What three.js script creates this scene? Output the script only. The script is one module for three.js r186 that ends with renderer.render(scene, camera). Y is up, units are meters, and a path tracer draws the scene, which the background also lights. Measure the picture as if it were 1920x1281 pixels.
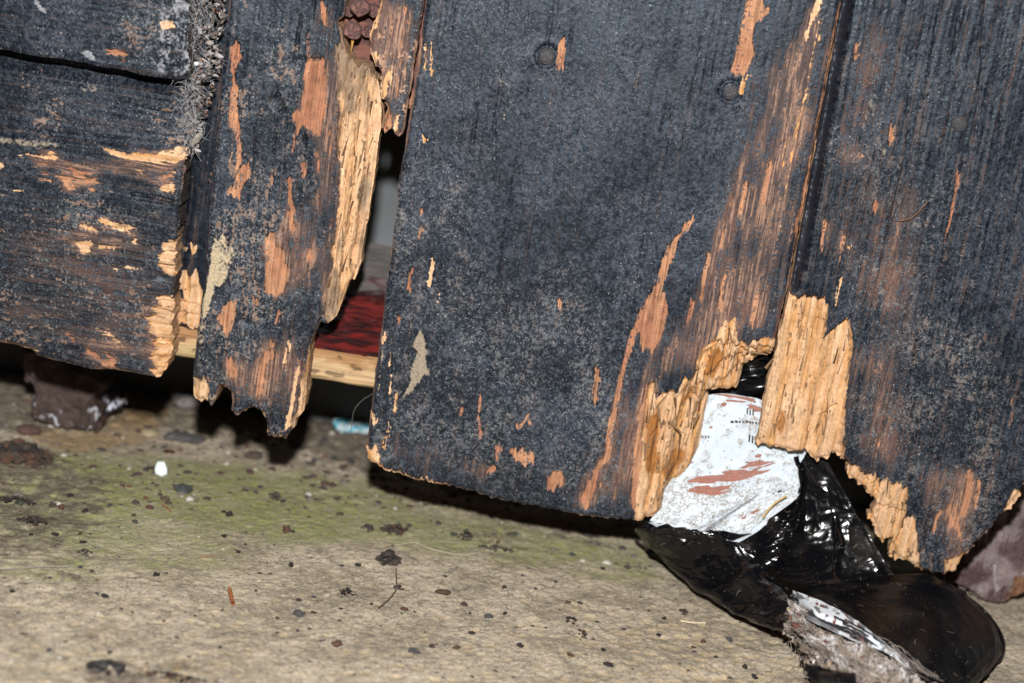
import * as THREE from 'three';
import { mergeGeometries, mergeVertices } from 'three/addons/utils/BufferGeometryUtils.js';

// ------------------------------------------------------------------ camera, sky, flash light
const scene = new THREE.Scene();
const FOCAL = 3583, PW = 1920, PH = 1281, DIST = 0.79, PITCH = 16 * Math.PI / 180, ROLL = 9 * Math.PI / 180;
const AIM_Y = 0.1005;                                  // height of the aimed point on the boards above the ground
const camera = new THREE.PerspectiveCamera(2 * Math.atan(PH / 2 / FOCAL) * 180 / Math.PI, PW / PH, 0.02, 60);
camera.position.set(0, AIM_Y + DIST * Math.sin(PITCH), DIST * Math.cos(PITCH));
camera.lookAt(0, AIM_Y, 0);
camera.rotateZ(ROLL);
camera.focus = 0.775; camera.userData.fStop = 6;
camera.updateMatrixWorld(true);

const renderer = new THREE.WebGLRenderer({ antialias: true });
renderer.toneMapping = THREE.LinearToneMapping;
renderer.toneMappingExposure = 1.3;
renderer.shadowMap.enabled = true;

{ // a dark, faintly cool surrounding: the picture is lit by the flash alone
  const w = 32, h = 16, d = new Float32Array(w * h * 4);
  for (let i = 0; i < w * h; i++) { const t = Math.floor(i / w) / h; d.set([0.0015 + 0.001 * t, 0.0016 + 0.0012 * t, 0.002 + 0.0015 * t, 1], i * 4); }
  const sky = new THREE.DataTexture(d, w, h, THREE.RGBAFormat, THREE.FloatType);
  sky.mapping = THREE.EquirectangularReflectionMapping; sky.magFilter = THREE.LinearFilter; sky.needsUpdate = true;
  scene.background = sky; scene.environment = sky;
}
const camUp = new THREE.Vector3(0, 1, 0).applyQuaternion(camera.quaternion), camBack = new THREE.Vector3(0, 0, 1).applyQuaternion(camera.quaternion);
const flashAt = camera.position.clone().addScaledVector(camUp, 0.125);
// the photographer's flash, straight above the lens: nearly all the light of the picture
const flash = new THREE.SpotLight(new THREE.Color(1, 0.985, 0.965), 2.75, 0, 0.6, 0.3, 2);
flash.position.copy(flashAt); flash.target.position.set(0, AIM_Y, 0); flash.castShadow = true; flash.shadow.radius = 0.7; flash.shadow.mapSize.set(4096, 4096); flash.shadow.camera.near = 0.05; flash.shadow.camera.far = 3;
// what little daylight reaches this corner
const sun = new THREE.DirectionalLight(new THREE.Color(1, 0.97, 0.92), 0.015);
sun.position.set(0.3, 1.6, 2.2); sun.target.position.set(0, AIM_Y, 0); sun.castShadow = true; sun.shadow.radius = 24; sun.shadow.mapSize.set(2048, 2048);
Object.assign(sun.shadow.camera, { left: -0.6, right: 0.6, top: 0.6, bottom: -0.6, near: 0.05, far: 5 });
scene.add(flash, flash.target, sun, sun.target);

// ------------------------------------------------------------------ helpers
const V = (x, y, z) => new THREE.Vector3(x, y, z);
function ray(px, py) { return V((px - PW / 2) / FOCAL, -(py - PH / 2) / FOCAL, -1).applyQuaternion(camera.quaternion); }
// photograph point -> point of the upright plane z, or of the level plane y
function W(px, py, z = 0) { const d = ray(px, py), t = (z - camera.position.z) / d.z; return camera.position.clone().addScaledVector(d, t); }
function F(px, py, y = 0) { const d = ray(px, py), t = (y - camera.position.y) / d.y; return camera.position.clone().addScaledVector(d, t); }
const PXM = DIST / FOCAL;                              // metres per photograph pixel at the boards
let seed = 12345;
const rnd = () => { seed = (seed + 0x6d2b79f5) | 0; let t = Math.imul(seed ^ (seed >>> 15), 1 | seed); t = (t + Math.imul(t ^ (t >>> 7), 61 | t)) ^ t; return ((t ^ (t >>> 14)) >>> 0) / 4294967296; };
const R = (a, b) => a + (b - a) * rnd();
const TAB = new Float32Array(65536); for (let i = 0; i < 65536; i++) TAB[i] = rnd();
function vn(x, y) {                                    // value noise 0..1
  const xi = Math.floor(x), yi = Math.floor(y); let u = x - xi, v = y - yi; u = u * u * (3 - 2 * u); v = v * v * (3 - 2 * v);
  const a = xi & 255, b = (xi + 1) & 255, c = (yi & 255) << 8, d = ((yi + 1) & 255) << 8;
  const t0 = TAB[c | a], t1 = TAB[c | b], t2 = TAB[d | a], t3 = TAB[d | b];
  const p = t0 + (t1 - t0) * u, q = t2 + (t3 - t2) * u; return p + (q - p) * v;
}
const fbm = (x, y, n = 4) => { let s = 0, a = 0.5, t = 0; for (let i = 0; i < n; i++) { s += a * vn(x + 37 * i, y + 91 * i); t += a; a *= 0.5; x *= 2.03; y *= 2.03; } return s / t; };
const n3 = (x, y, z) => (vn(x + 11.3, y + z * 0.37) + vn(y + 5.1, z + x * 0.41) + vn(z + 77.7, x + y * 0.43)) / 3;
const ss = (a, b, x) => { const t = Math.min(1, Math.max(0, (x - a) / (b - a))); return t * t * (3 - 2 * t); };
const mix = (a, b, t) => a + (b - a) * t;
const pts = (s) => s.trim().split(/\s+/).map((q) => q.split(',').map(Number));
const LUT = new Uint8Array(4097); for (let i = 0; i <= 4096; i++) { const c = i / 4096; LUT[i] = Math.round(255 * (c < 0.0031308 ? 12.92 * c : 1.055 * Math.pow(c, 1 / 2.4) - 0.055)); }
const enc = (c) => LUT[Math.max(0, Math.min(4096, (c * 4096) | 0))];

const used = new Map();
function numbered(n) { const k = used.get(n) || 0; used.set(n, k + 1); return k ? n + '_' + String(k).padStart(3, '0') : n; }
function group(name, label, category, grp) { const g = new THREE.Group(); g.name = numbered(name); g.userData = { label, category }; if (grp) g.userData.group = grp; scene.add(g); return g; }
function mesh(name, geo, mat, parent, data) {
  const m = new THREE.Mesh(geo, mat); m.name = parent ? name : numbered(name); m.castShadow = m.receiveShadow = true;
  if (data) Object.assign(m.userData, data); (parent || scene).add(m); return m;
}
function tex(data, w, h, srgb, wrap) {
  const t = new THREE.DataTexture(data, w, h, THREE.RGBAFormat); t.magFilter = THREE.LinearFilter; t.minFilter = THREE.LinearMipmapLinearFilter; t.generateMipmaps = true;
  if (srgb) t.colorSpace = THREE.SRGBColorSpace; if (wrap) t.wrapS = t.wrapT = THREE.RepeatWrapping; t.needsUpdate = true; return t;
}
// computed texture: f(u metres, v metres, o) fills o.r o.g o.b (linear) o.k (roughness) o.h (0..1 relief)
function paintTex(w, h, f, wrap) {
  const c = new Uint8Array(w * h * 4), d = new Uint8Array(w * h * 4), o = { r: 0, g: 0, b: 0, k: 0.8, h: 0.5 };
  for (let j = 0, i = 0; j < h; j++) for (let x = 0; x < w; x++, i += 4) {
    f(x, j, o); c[i] = enc(o.r); c[i + 1] = enc(o.g); c[i + 2] = enc(o.b); c[i + 3] = 255;
    d[i] = Math.max(0, Math.min(255, o.h * 255)); d[i + 1] = Math.max(0, Math.min(255, o.k * 255)); d[i + 2] = 0; d[i + 3] = 255;
  }
  return { map: tex(c, w, h, true, wrap), aux: tex(d, w, h, false, wrap) };
}
// a drawn mask on the board: items [value, stroke width in pixels or 0 to fill, points]
class Layer {
  constructor(b, items, blur = 1, res = 0.0003) {
    this.b = b; this.res = res; this.w = Math.ceil((b.x1 - b.x0) / res) + 1; this.h = Math.ceil((b.y1 - b.y0) / res) + 1;
    this.a = null; if (!items || !items.length) return;
    const cv = document.createElement('canvas'); cv.width = this.w; cv.height = this.h; const g = cv.getContext('2d');
    g.fillStyle = '#000'; g.fillRect(0, 0, this.w, this.h); g.lineJoin = g.lineCap = 'round';
    for (const [v, wd, s] of items) {
      const q = (typeof s === 'string' ? pts(s) : s).map(([x, y]) => b.to(x, y)); g.beginPath();
      q.forEach(([x, y], i) => g[i ? 'lineTo' : 'moveTo']((x - b.x0) / res, (y - b.y0) / res));
      const k = Math.round(v * 255), st = `rgb(${k},${k},${k})`;
      if (wd) { g.lineWidth = wd * PXM / res; g.strokeStyle = st; g.stroke(); } else { g.closePath(); g.fillStyle = st; g.fill(); }
    }
    const im = g.getImageData(0, 0, this.w, this.h).data; let a = new Float32Array(this.w * this.h);
    for (let i = 0; i < a.length; i++) a[i] = im[i * 4] / 255;
    for (let p = 0; p < 2 && blur; p++) a = box(a, this.w, this.h, blur);
    this.a = a;
  }
  at(x, y) {
    if (!this.a) return 0;
    let u = (x - this.b.x0) / this.res, v = (y - this.b.y0) / this.res; const W1 = this.w - 1.001, H1 = this.h - 1.001;
    u = u < 0 ? 0 : u > W1 ? W1 : u; v = v < 0 ? 0 : v > H1 ? H1 : v;
    const i = u | 0, j = v | 0, k = j * this.w + i, a = this.a, fu = u - i, fv = v - j;
    const p = a[k] + (a[k + 1] - a[k]) * fu, q = a[k + this.w] + (a[k + this.w + 1] - a[k + this.w]) * fu; return p + (q - p) * fv;
  }
}
function box(a, w, h, r) {
  const t = new Float32Array(a.length), o = new Float32Array(a.length), n = 2 * r + 1;
  for (let j = 0; j < h; j++) { let s = 0; for (let i = -r; i <= r; i++) s += a[j * w + Math.min(w - 1, Math.max(0, i))]; for (let i = 0; i < w; i++) { t[j * w + i] = s / n; s += a[j * w + Math.min(w - 1, i + r + 1)] - a[j * w + Math.max(0, i - r)]; } }
  for (let i = 0; i < w; i++) { let s = 0; for (let j = -r; j <= r; j++) s += t[Math.min(h - 1, Math.max(0, j)) * w + i]; for (let j = 0; j < h; j++) { o[j * w + i] = s / n; s += t[Math.min(h - 1, j + r + 1) * w + i] - t[Math.max(0, j - r) * w + i]; } }
  return o;
}
// shared wood for broken edges and splinters
const edgeWood = (() => {
  const n = 512, S = 0.04 / n;
  const { map, aux } = paintTex(n, n, (i, j, o) => {
    const x = i * S, y = j * S, s = 0.5 * vn(x * 1600, y * 90) + 0.5 * vn(x * 5000, y * 300), p = fbm(x * 400, y * 400, 3);
    const k = 0.55 + 0.6 * s * p * 1.6; o.r = 0.46 * k; o.g = 0.28 * k; o.b = 0.155 * k; o.k = 0.9; o.h = 0.3 + 0.6 * s * p;
  }, true);
  return (tint, scale = 1) => { const m = new THREE.MeshStandardMaterial({ color: new THREE.Color().setRGB(...tint), vertexColors: true, map: map.clone(), bumpMap: aux.clone(), bumpScale: 0.0006, roughness: 0.9 }); for (const t of [m.map, m.bumpMap]) { t.repeat.set(25 * scale, 25 * scale); t.needsUpdate = true; } return m; };
})();
const PLAIN_PALE = edgeWood([1, 0.98, 0.9]), PLAIN_DULL = edgeWood([0.42, 0.4, 0.4]); PLAIN_PALE.vertexColors = PLAIN_DULL.vertexColors = false;
const SPL_BROWN = edgeWood([0.42, 0.32, 0.25]); SPL_BROWN.vertexColors = false;
const EDGE_PALE = edgeWood([1, 0.98, 0.9]), EDGE_DULL = edgeWood([0.42, 0.4, 0.4]), EDGE_DARK = edgeWood([0.1, 0.1, 0.12]);

// ------------------------------------------------------------------ slabs: a front of real relief cut to a broken outline, plus its edges
function slab(parent, S) {
  const z = S.z, o = pts(S.outline).map(([x, y]) => W(x, y, z));
  const b = { x0: Infinity, y0: Infinity, x1: -Infinity, y1: -Infinity, z, to: (px, py) => { const p = W(px, py, z); return [p.x, p.y]; } };
  for (const p of o) { b.x0 = Math.min(b.x0, p.x); b.x1 = Math.max(b.x1, p.x); b.y0 = Math.min(b.y0, p.y); b.y1 = Math.max(b.y1, p.y); }
  const pad = 0.003; b.x0 -= pad; b.y0 -= pad; b.x1 += pad; b.y1 += pad;
  const vert = S.grain !== 'h', L = {};
  for (const k of ['orange', 'pale', 'worn', 'deep', 'groove', 'dust', 'stain', 'crack', 'haze']) L[k] = new Layer(b, (S.layers || {})[k], { worn: 22, deep: 1, stain: 5, dust: 2, groove: 2, crack: 0, haze: 30, orange: 2, pale: 2 }[k] ?? 1);
  { const q = S.layers || {}; L.halo = new Layer(b, q.deep ? q.deep.map(([v, a, c]) => [1, a, c]) : null, 9); L.rub = new Layer(b, [...(q.orange || []), ...(q.pale || [])], 8); }
  L.mask = new Layer(b, [[1, 0, S.outline]], 1); L.soft = new Layer(b, [[1, 0, S.outline]], 5);
  b.L = L; const q = S.jag ?? 1, seedOff = S.seed || 0;
  const warp = (x, y, w) => {
    const A = (vert ? y : x) + seedOff, C = (vert ? x : y) + seedOff;
    const wc = 0.0013 * (vn(C * 330, A * 190) - 0.5) + 0.0007 * (vn(C * 1300, A * 700) - 0.5);
    const wa = 0.0036 * (vn(C * 520, A * 60) - 0.5) + 0.0026 * (vn(C * 1150 + 4, A * 90) - 0.5) + 0.0012 * (vn(C * 2900, A * 300) - 0.5);
    w.x = x + q * (vert ? wc : wa); w.y = y + q * (vert ? wa : wc);
  };
  const w = { x: 0, y: 0 };
  const depth = S.depth ?? 0.004, amp = S.amp ?? 1;
  function inside(x, y) { warp(x, y, w); const c = S.crumble ? S.crumble(x, y, b) : 0; return L.mask.at(mix(x, w.x, S.rag ?? 0.5) + c * (fbm(x * 210, y * 210, 3) - 0.5), mix(y, w.y, S.rag ?? 0.5) + c * (fbm(x * 210 + 50, y * 210, 3) - 0.5)); }
  function height(x, y) {
    const A = (vert ? y : x) + seedOff, C = (vert ? x : y) + seedOff; warp(x, y, w);
    const cw = C + 0.002 * (vn(A * 9, C * 30) - 0.5);
    let h = 0.0006 * amp * (fbm(x * 45 + 3, y * 45, 2) - 0.5) + 0.0003 * amp * (vn(cw * 700, A * 30) - 0.5) + 0.00022 * amp * (vn(cw * 1500, A * 70) - 0.5) + 0.00009 * amp * (vn(x * 900, y * 900) - 0.5);
    const ck = ss(0.80, 0.9, vn(cw * 420 + 5, A * 22) * 0.75 + 0.3 * vn(cw * 1300, A * 40)); h -= 0.0005 * amp * ck;
    const dv = L.deep.at(w.x, w.y);
    if (dv > 0.03) {
      const e = ss(0.03, 0.1, dv); const cz = cw + 0.0022 * (fbm(A * 22, cw * 120, 2) - 0.5), rid = vn(cz * 300, A * 26) * 0.0011 + vn(cz * 900, A * 40) * 0.0006 + vn(cz * 2100, A * 120) * 0.0005 - 0.0008 * ss(0.72, 0.8, vn(cz * 640 + 9, A * 38)) + fbm(x * 240, y * 150, 3) * 0.0013 - 0.0015;
      const A2 = A, lg = vn(cw * 330 + 40, A2 * 16) * 4.2, lf = Math.floor(lg), lt = lf + ss(0.82, 1, lg - lf); h -= e * 0.00085 * (S.ledge ?? 1) * (lt - 1.6);
      h -= e * (0.0006 + dv * depth) - e * rid * (S.fibre ?? 1);
    }
    h -= 0.00035 * ss(0.36, 0.5, Math.max(L.orange.at(w.x, w.y), L.pale.at(w.x, w.y)));
    h -= L.groove.at(x, y) * (S.grooveDepth ?? 0.006) * (0.7 + 0.45 * fbm(cw * 500, A * 60, 3) + 0.15 * vn(x * 700, y * 700));
    h -= L.crack.at(x + (w.x - x) * 0.5, y + (w.y - y) * 0.4) * 0.0018;
    const sm = L.soft.at(x, y); h -= (S.round ?? 0.0014) * Math.pow(1 - ss(0.5, 1, sm), 2);
    if (S.relief) h += S.relief(x, y, b);
    return h;
  }
  // grid
  const g = S.grid || 0.0005, nx = Math.ceil((b.x1 - b.x0) / g) + 1, ny = Math.ceil((b.y1 - b.y0) / g) + 1;
  const M = new Float32Array(nx * ny), H = new Float32Array(nx * ny);
  for (let j = 0; j < ny; j++) for (let i = 0; i < nx; i++) {
    const x = b.x0 + i * g, y = b.y0 + j * g, k = j * nx + i, edge = i < 2 || j < 2 || i > nx - 3 || j > ny - 3;
    M[k] = edge ? 0 : inside(x, y); H[k] = M[k] > 0.01 ? height(x, y) : 0;
    if (S.hole && M[k] > 0) M[k] *= 1 - S.hole(x, y, b);
  }
  for (let j = 0; j < ny; j++) for (let i = 0; i < nx; i++) { const k = j * nx + i; if (M[k] <= 0.01) H[k] = height(b.x0 + i * g, b.y0 + j * g); }
  const pos = [], nor = [], uv = [], idx = [], id = new Int32Array(nx * ny).fill(-1), seg = [];
  const hAt = (i, j) => H[Math.min(ny - 1, Math.max(0, j)) * nx + Math.min(nx - 1, Math.max(0, i))];
  const push = (fi, fj) => {
    const x = b.x0 + fi * g, y = b.y0 + fj * g, i = Math.floor(fi), j = Math.floor(fj), u = fi - i, v = fj - j;
    const h = mix(mix(hAt(i, j), hAt(i + 1, j), u), mix(hAt(i, j + 1), hAt(i + 1, j + 1), u), v);
    const r = Math.round(fi), s = Math.round(fj), dx = (hAt(r + 1, s) - hAt(r - 1, s)) / (2 * g), dy = (hAt(r, s + 1) - hAt(r, s - 1)) / (2 * g), l = Math.hypot(dx, dy, 1);
    pos.push(x, y, z + h); nor.push(-dx / l, -dy / l, 1 / l); uv.push((x - b.x0) / (b.x1 - b.x0), (y - b.y0) / (b.y1 - b.y0)); return pos.length / 3 - 1;
  };
  const vid = (i, j) => { const k = j * nx + i; if (id[k] < 0) id[k] = push(i, j); return id[k]; };
  const CX = [0, 1, 1, 0], CY = [0, 0, 1, 1];
  for (let j = 0; j < ny - 1; j++) for (let i = 0; i < nx - 1; i++) {
    const m = CX.map((c, e) => M[(j + CY[e]) * nx + i + c]); let code = 0; for (let e = 0; e < 4; e++) if (m[e] >= 0.5) code++;
    if (!code) continue;
    if (code === 4) { const a = vid(i, j), c = vid(i + 1, j), d = vid(i + 1, j + 1), e = vid(i, j + 1); idx.push(a, c, d, a, d, e); continue; }
    const poly = [], cut = [];
    for (let e = 0; e < 4; e++) {
      const f = (e + 1) & 3; if (m[e] >= 0.5) poly.push(vid(i + CX[e], j + CY[e]));
      if ((m[e] >= 0.5) !== (m[f] >= 0.5)) { const t = (0.5 - m[e]) / (m[f] - m[e]), v = push(i + mix(CX[e], CX[f], t), j + mix(CY[e], CY[f], t)); poly.push(v); cut.push(v, m[e] >= 0.5); }
    }
    for (let e = 1; e < poly.length - 1; e++) idx.push(poly[0], poly[e], poly[e + 1]);
    for (let e = 0; e + 3 < cut.length; e += 4) { seg.push(cut[1] ? [cut[e], cut[e + 2]] : [cut[e + 2], cut[e]]); }
  }
  const geo = new THREE.BufferGeometry(); geo.setAttribute('position', new THREE.Float32BufferAttribute(pos, 3)); geo.setAttribute('normal', new THREE.Float32BufferAttribute(nor, 3)); geo.setAttribute('uv', new THREE.Float32BufferAttribute(uv, 2)); geo.setIndex(idx);
  // edges
  const ep = [], eu = [], ei = [], ec = [], rows = S.thick > 0.006 ? 6 : 3;
  for (const [a, c] of seg) {
    const base = ep.length / 3;
    for (const v of [a, c]) for (let r = 0; r <= rows; r++) {
      const x = pos[v * 3], y = pos[v * 3 + 1], f = r / rows, zz = mix(pos[v * 3 + 2], z - S.thick, f);
      const j1 = r ? 0.0018 * (S.edgeJag ?? 1) : 0;
      ep.push(x + j1 * (n3(x * 260, y * 260, zz * 400 + 9) - 0.5) - (r ? 0.0004 : 0) * 0, y + j1 * (n3(x * 260 + 40, y * 300, zz * 400) - 0.5), zz);
      const tn = S.edgeTint ? S.edgeTint(x, y, b) : 1; ec.push(tn, tn, tn * 1.05); eu.push(vert ? x + zz * 0.3 : zz, vert ? y * 1 + zz * 0.05 : x + y * 0.5);
    }
    for (let r = 0; r < rows; r++) { const p = base + r, s = base + rows + 1 + r; ei.push(p, p + 1, s, s, p + 1, s + 1); }
  }
  let eg = new THREE.BufferGeometry(); eg.setAttribute('position', new THREE.Float32BufferAttribute(ep, 3)); eg.setAttribute('uv', new THREE.Float32BufferAttribute(eu, 2)); eg.setAttribute('color', new THREE.Float32BufferAttribute(ec, 3)); eg.setIndex(ei);
  eg.computeVertexNormals();
  // colour, gloss and fine relief
  const tr = S.res || 0.00017, tw = Math.min(2048, Math.ceil((b.x1 - b.x0) / tr)), th = Math.min(2048, Math.ceil((b.y1 - b.y0) / tr));
  const st = { vert, b, L, warp, w, seedOff, S };
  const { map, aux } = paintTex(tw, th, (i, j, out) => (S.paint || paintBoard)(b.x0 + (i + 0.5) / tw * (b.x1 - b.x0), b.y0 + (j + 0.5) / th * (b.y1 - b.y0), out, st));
  const mat = new THREE.MeshPhysicalMaterial({ map, roughnessMap: aux, roughness: 1, bumpMap: aux, bumpScale: S.bump ?? 0.00032, specularIntensity: S.spec ?? 0.6, specularColor: new THREE.Color().setRGB(0.74, 0.88, 1) });
  const face = mesh(S.faceName || 'painted_face', geo, mat, parent);
  mesh(S.edgeName || 'broken_edge', eg, S.edge || EDGE_DULL, parent);
  return { b, face, height };
}
let groundY = () => 0;
const NAILMAT = (() => { const n = 128, { map, aux } = paintTex(n, n, (i, j, o) => { const a = fbm(i * 0.12, j * 0.12, 3), b = ss(0.5, 0.7, a); o.r = mix(0.024, 0.055, b); o.g = mix(0.026, 0.042, b); o.b = mix(0.033, 0.038, b); o.h = a; o.k = 0.5 + 0.3 * b; }, true); return new THREE.MeshStandardMaterial({ map, bumpMap: aux, bumpScale: 0.0004, roughness: 0.6 }); })();
const T1 = { x: 0, y: 0 };
// scattered grains and short hairs, one per cell
function dots(x, y, s, sd, prob, r0, r1) {
  const i = Math.floor(x / s), j = Math.floor(y / s), k = (i * 73 + j * 7919 + sd * 131) & 65535, h = TAB[k]; if (h > prob) return 0;
  const r = mix(r0, r1, TAB[(k + 17) & 65535]), dx = x / s - i - 0.3 - 0.4 * TAB[(k + 5) & 65535], dy = y / s - j - 0.3 - 0.4 * TAB[(k + 9) & 65535], q = TAB[(k + 23) & 65535] * 3.14, c = Math.cos(q), n = Math.sin(q);
  return ss(r, r * 0.45, Math.hypot(dx * c + dy * n, 1.7 * (dy * c - dx * n))) * (0.35 + 0.65 * TAB[(k + 29) & 65535]);
}
function hairsIn(x, y, s, sd, prob) {
  const i = Math.floor(x / s), j = Math.floor(y / s), k = (i * 151 + j * 4271 + sd * 977) & 65535; if (TAB[k] > prob) return 0;
  const dx = x / s - i - 0.5, dy = y / s - j - 0.5, q = TAB[(k + 3) & 65535] * 3.14 + 2.2 * (TAB[(k + 7) & 65535] - 0.5) * dx, c = Math.cos(q), n = Math.sin(q), u = dx * c + dy * n, v = dy * c - dx * n;
  return ss(0.42, 0.3, Math.abs(u)) * ss(0.05, 0.02, Math.abs(v + 0.5 * u * u)) * (0.3 + 0.7 * TAB[(k + 13) & 65535]);
}
function paintBoard(x, y, o, st) {
  const { vert, L, S } = st, A = (vert ? y : x) + st.seedOff, C0 = (vert ? x : y) + st.seedOff;
  const C = C0 + 0.0016 * (vn(A * 9, C0 * 30) - 0.5);
  st.warp(x, y, T1); const X = T1.x, Y = T1.y;
  const s1 = vn(C * 1700, A * 60), s2 = vn(C * 620, A * 24), s3 = vn(C * 4200, A * 210), streak = 0.42 * s1 + 0.28 * s2 + 0.3 * s3;
  const fine = vn(x * 4200, y * 4200), mid = vn(x * 1300, y * 1300), med = fbm(x * 420, y * 420, 3), big = fbm(x * 55 + 7, y * 55, 3);
  // black paint, dulled with grime in patches
  const gm = ss(0.3, 0.75, 0.4 * big + 0.35 * med + 0.25 * mid), gr = S.grime ?? 0.5, kk = 0.45 + 0.6 * fine + 0.7 * (mid - 0.3);
  let r = mix(0.0085, 0.0415, gm * gr) * kk, g = mix(0.0110, 0.0520, gm * gr) * kk, b = mix(0.0170, 0.073, gm * gr) * kk;
  let k = 0.46 + 0.25 * (med - 0.5) + 0.1 * gm + 0.25 * (fine - 0.5), h = 0.55 + 0.22 * (streak - 0.5) + 0.16 * (fine - 0.5) + 0.2 * (mid - 0.5) + 0.15 * (med - 0.5);
  const br = ss(0.60, 0.8, s1 * 0.5 + s2 * 0.25 + 0.3 * med) * (S.brown ?? 0.3); r = mix(r, 0.070, br); g = mix(g, 0.045, br); b = mix(b, 0.037, br);
  // dust: pale grains and short hairs, thicker in places, doubling as painted glints
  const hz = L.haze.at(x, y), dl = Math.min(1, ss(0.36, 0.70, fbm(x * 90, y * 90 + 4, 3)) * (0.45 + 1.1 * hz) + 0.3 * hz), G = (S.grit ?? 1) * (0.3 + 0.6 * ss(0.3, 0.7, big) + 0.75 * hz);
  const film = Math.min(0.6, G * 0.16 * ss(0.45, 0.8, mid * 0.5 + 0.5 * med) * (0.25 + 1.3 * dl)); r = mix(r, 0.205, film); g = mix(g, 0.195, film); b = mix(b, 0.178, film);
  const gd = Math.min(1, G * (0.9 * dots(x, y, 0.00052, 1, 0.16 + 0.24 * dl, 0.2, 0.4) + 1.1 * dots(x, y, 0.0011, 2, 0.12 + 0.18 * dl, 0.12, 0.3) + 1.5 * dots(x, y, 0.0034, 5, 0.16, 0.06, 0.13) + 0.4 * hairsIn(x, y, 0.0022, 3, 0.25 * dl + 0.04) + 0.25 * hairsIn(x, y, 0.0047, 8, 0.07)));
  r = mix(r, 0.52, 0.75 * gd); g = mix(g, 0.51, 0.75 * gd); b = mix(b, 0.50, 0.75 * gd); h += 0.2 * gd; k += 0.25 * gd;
  // worn to brown in broken streaks
  const edgeW = (1 - ss(0.55, 0.9, L.soft.at(x, y))) * (S.edgeWear ?? 0.35);
  const wl0 = L.worn.at(x, y), wv = wl0 * (0.7 + 0.6 * fbm(C * 260, A * 70, 2)) + 0.5 * L.halo.at(x, y) * (1 - ss(0.02, 0.06, L.deep.at(X, Y))) + 0.75 * L.rub.at(X, Y) + edgeW + 0.10 * (big - 0.5) + (S.wear ?? 0.05), sk = streak * 0.62 + 0.2 * mid + 0.18 * med;
  const wm = ss(-0.04, 0.12, wv - sk), wl = ss(0.44, 0.74, 0.55 * s1 + 0.30 * s3 + 0.25 * med) * ss(0, 0.22, wv - sk + 0.07), tone = 0.45 + 0.6 * s3 + 0.5 * mid, wt = ss(0.4, 0.7, big + 0.3 * (med - 0.5));
  r = mix(r, mix(mix(0.070, 0.125, wt), 0.33, wl) * tone, wm * 0.88); g = mix(g, mix(mix(0.046, 0.068, wt), 0.19, wl) * tone, wm * 0.88); b = mix(b, mix(mix(0.040, 0.052, wt), 0.125, wl) * tone, wm * 0.88); k = mix(k, 0.72, wm); h -= 0.2 * wm;
  // flecks knocked off, small and along the grain
  const fl = ss(0.78, 0.86, vn(C * 900 + 8, A * 300) * 0.5 + 0.3 * mid + 0.28 * dl * (0.5 + big)) * Math.min(1, (S.fleck ?? 0.5) * 1.2); r = mix(r, 0.40 * (0.6 + 0.6 * s3), fl); g = mix(g, 0.235 * (0.6 + 0.6 * s3), fl); b = mix(b, 0.15 * (0.6 + 0.6 * s3), fl); h -= 0.15 * fl;
  // bare old wood, orange brown, with remnants of paint
  const ob = ss(0.36, 0.54, L.orange.at(X, Y) + 0.85 * (streak - 0.5) + 0.3 * (mid - 0.5) + 0.25 * (med - 0.5)) * (1 - 0.85 * ss(0.62, 0.74, mid * 0.4 + 0.35 * s1 + 0.25 * med)); const ot = 0.42 + 0.8 * s3 * 0.7 + 0.5 * (s1 - 0.5) + 0.5 * (med - 0.5) + 0.25 * (fine - 0.5) + 0.15, oy = ss(0.35, 0.7, big * 0.6 + s2 * 0.4);
  r = mix(r, mix(0.36, 0.45, oy) * ot, ob); g = mix(g, mix(0.155, 0.225, oy) * ot, ob); b = mix(b, mix(0.085, 0.122, oy) * ot, ob); k = mix(k, 0.82, ob); h -= 0.55 * ob;
  // pale fresh wood and the splits
  const dv = L.deep.at(X, Y), dm = ss(0.03, 0.08, dv);
  const pb = Math.max(dm, ss(0.40, 0.50, L.pale.at(X, Y) + 0.8 * (streak - 0.5) + 0.35 * (mid - 0.5) + 0.2 * (med - 0.5) - 0.02));
  if (pb > 0.001) {
    const s4 = vn(C * 5200, A * 260), s5 = vn(C * 2600 + 7, A * 90), q = 0.35 * s1 + 0.35 * s4 + 0.3 * s5; let pr = 0.64, pg = 0.405, pbb = 0.235; const sh = 0.66 + 0.56 * q + 0.25 * (mid - 0.5) + 0.3 * (med - 0.5), br2 = ss(0.48, 0.7, 0.45 * big + 0.3 * med + 0.25 * s2) * (S.brownWood ?? 0.5); pr = mix(pr, 0.40, br2); pg = mix(pg, 0.195, br2); pbb = mix(pbb, 0.075, br2);
    const og = ss(0.38, 0.72, 0.5 * s2 + 0.3 * big + 0.2 * s5) * (S.gold ?? 0.6); pr = mix(pr, 0.57, og); pg = mix(pg, 0.275, og); pbb = mix(pbb, 0.085, og);
    const wh = ss(0.55, 0.8, 0.5 * s5 + 0.5 * med) * 0.5; pr = mix(pr, 0.70, wh); pg = mix(pg, 0.52, wh); pbb = mix(pbb, 0.33, wh);
    const sn = ss(0.25, 0.7, L.stain.at(X, Y) * (0.6 + 0.8 * med)); pr = mix(pr, 0.36, sn); pg = mix(pg, 0.145, sn); pbb = mix(pbb, 0.035, sn);
    const gy = dm * (S.greyWood ?? 0.15) * ss(0.38, 0.62, fbm(x * 130, y * 60, 3) + (S.greyTop ? S.greyTop(x, y, st.b) : 0)); pr = mix(pr, 0.19, gy); pg = mix(pg, 0.138, gy); pbb = mix(pbb, 0.095, gy);
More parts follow.
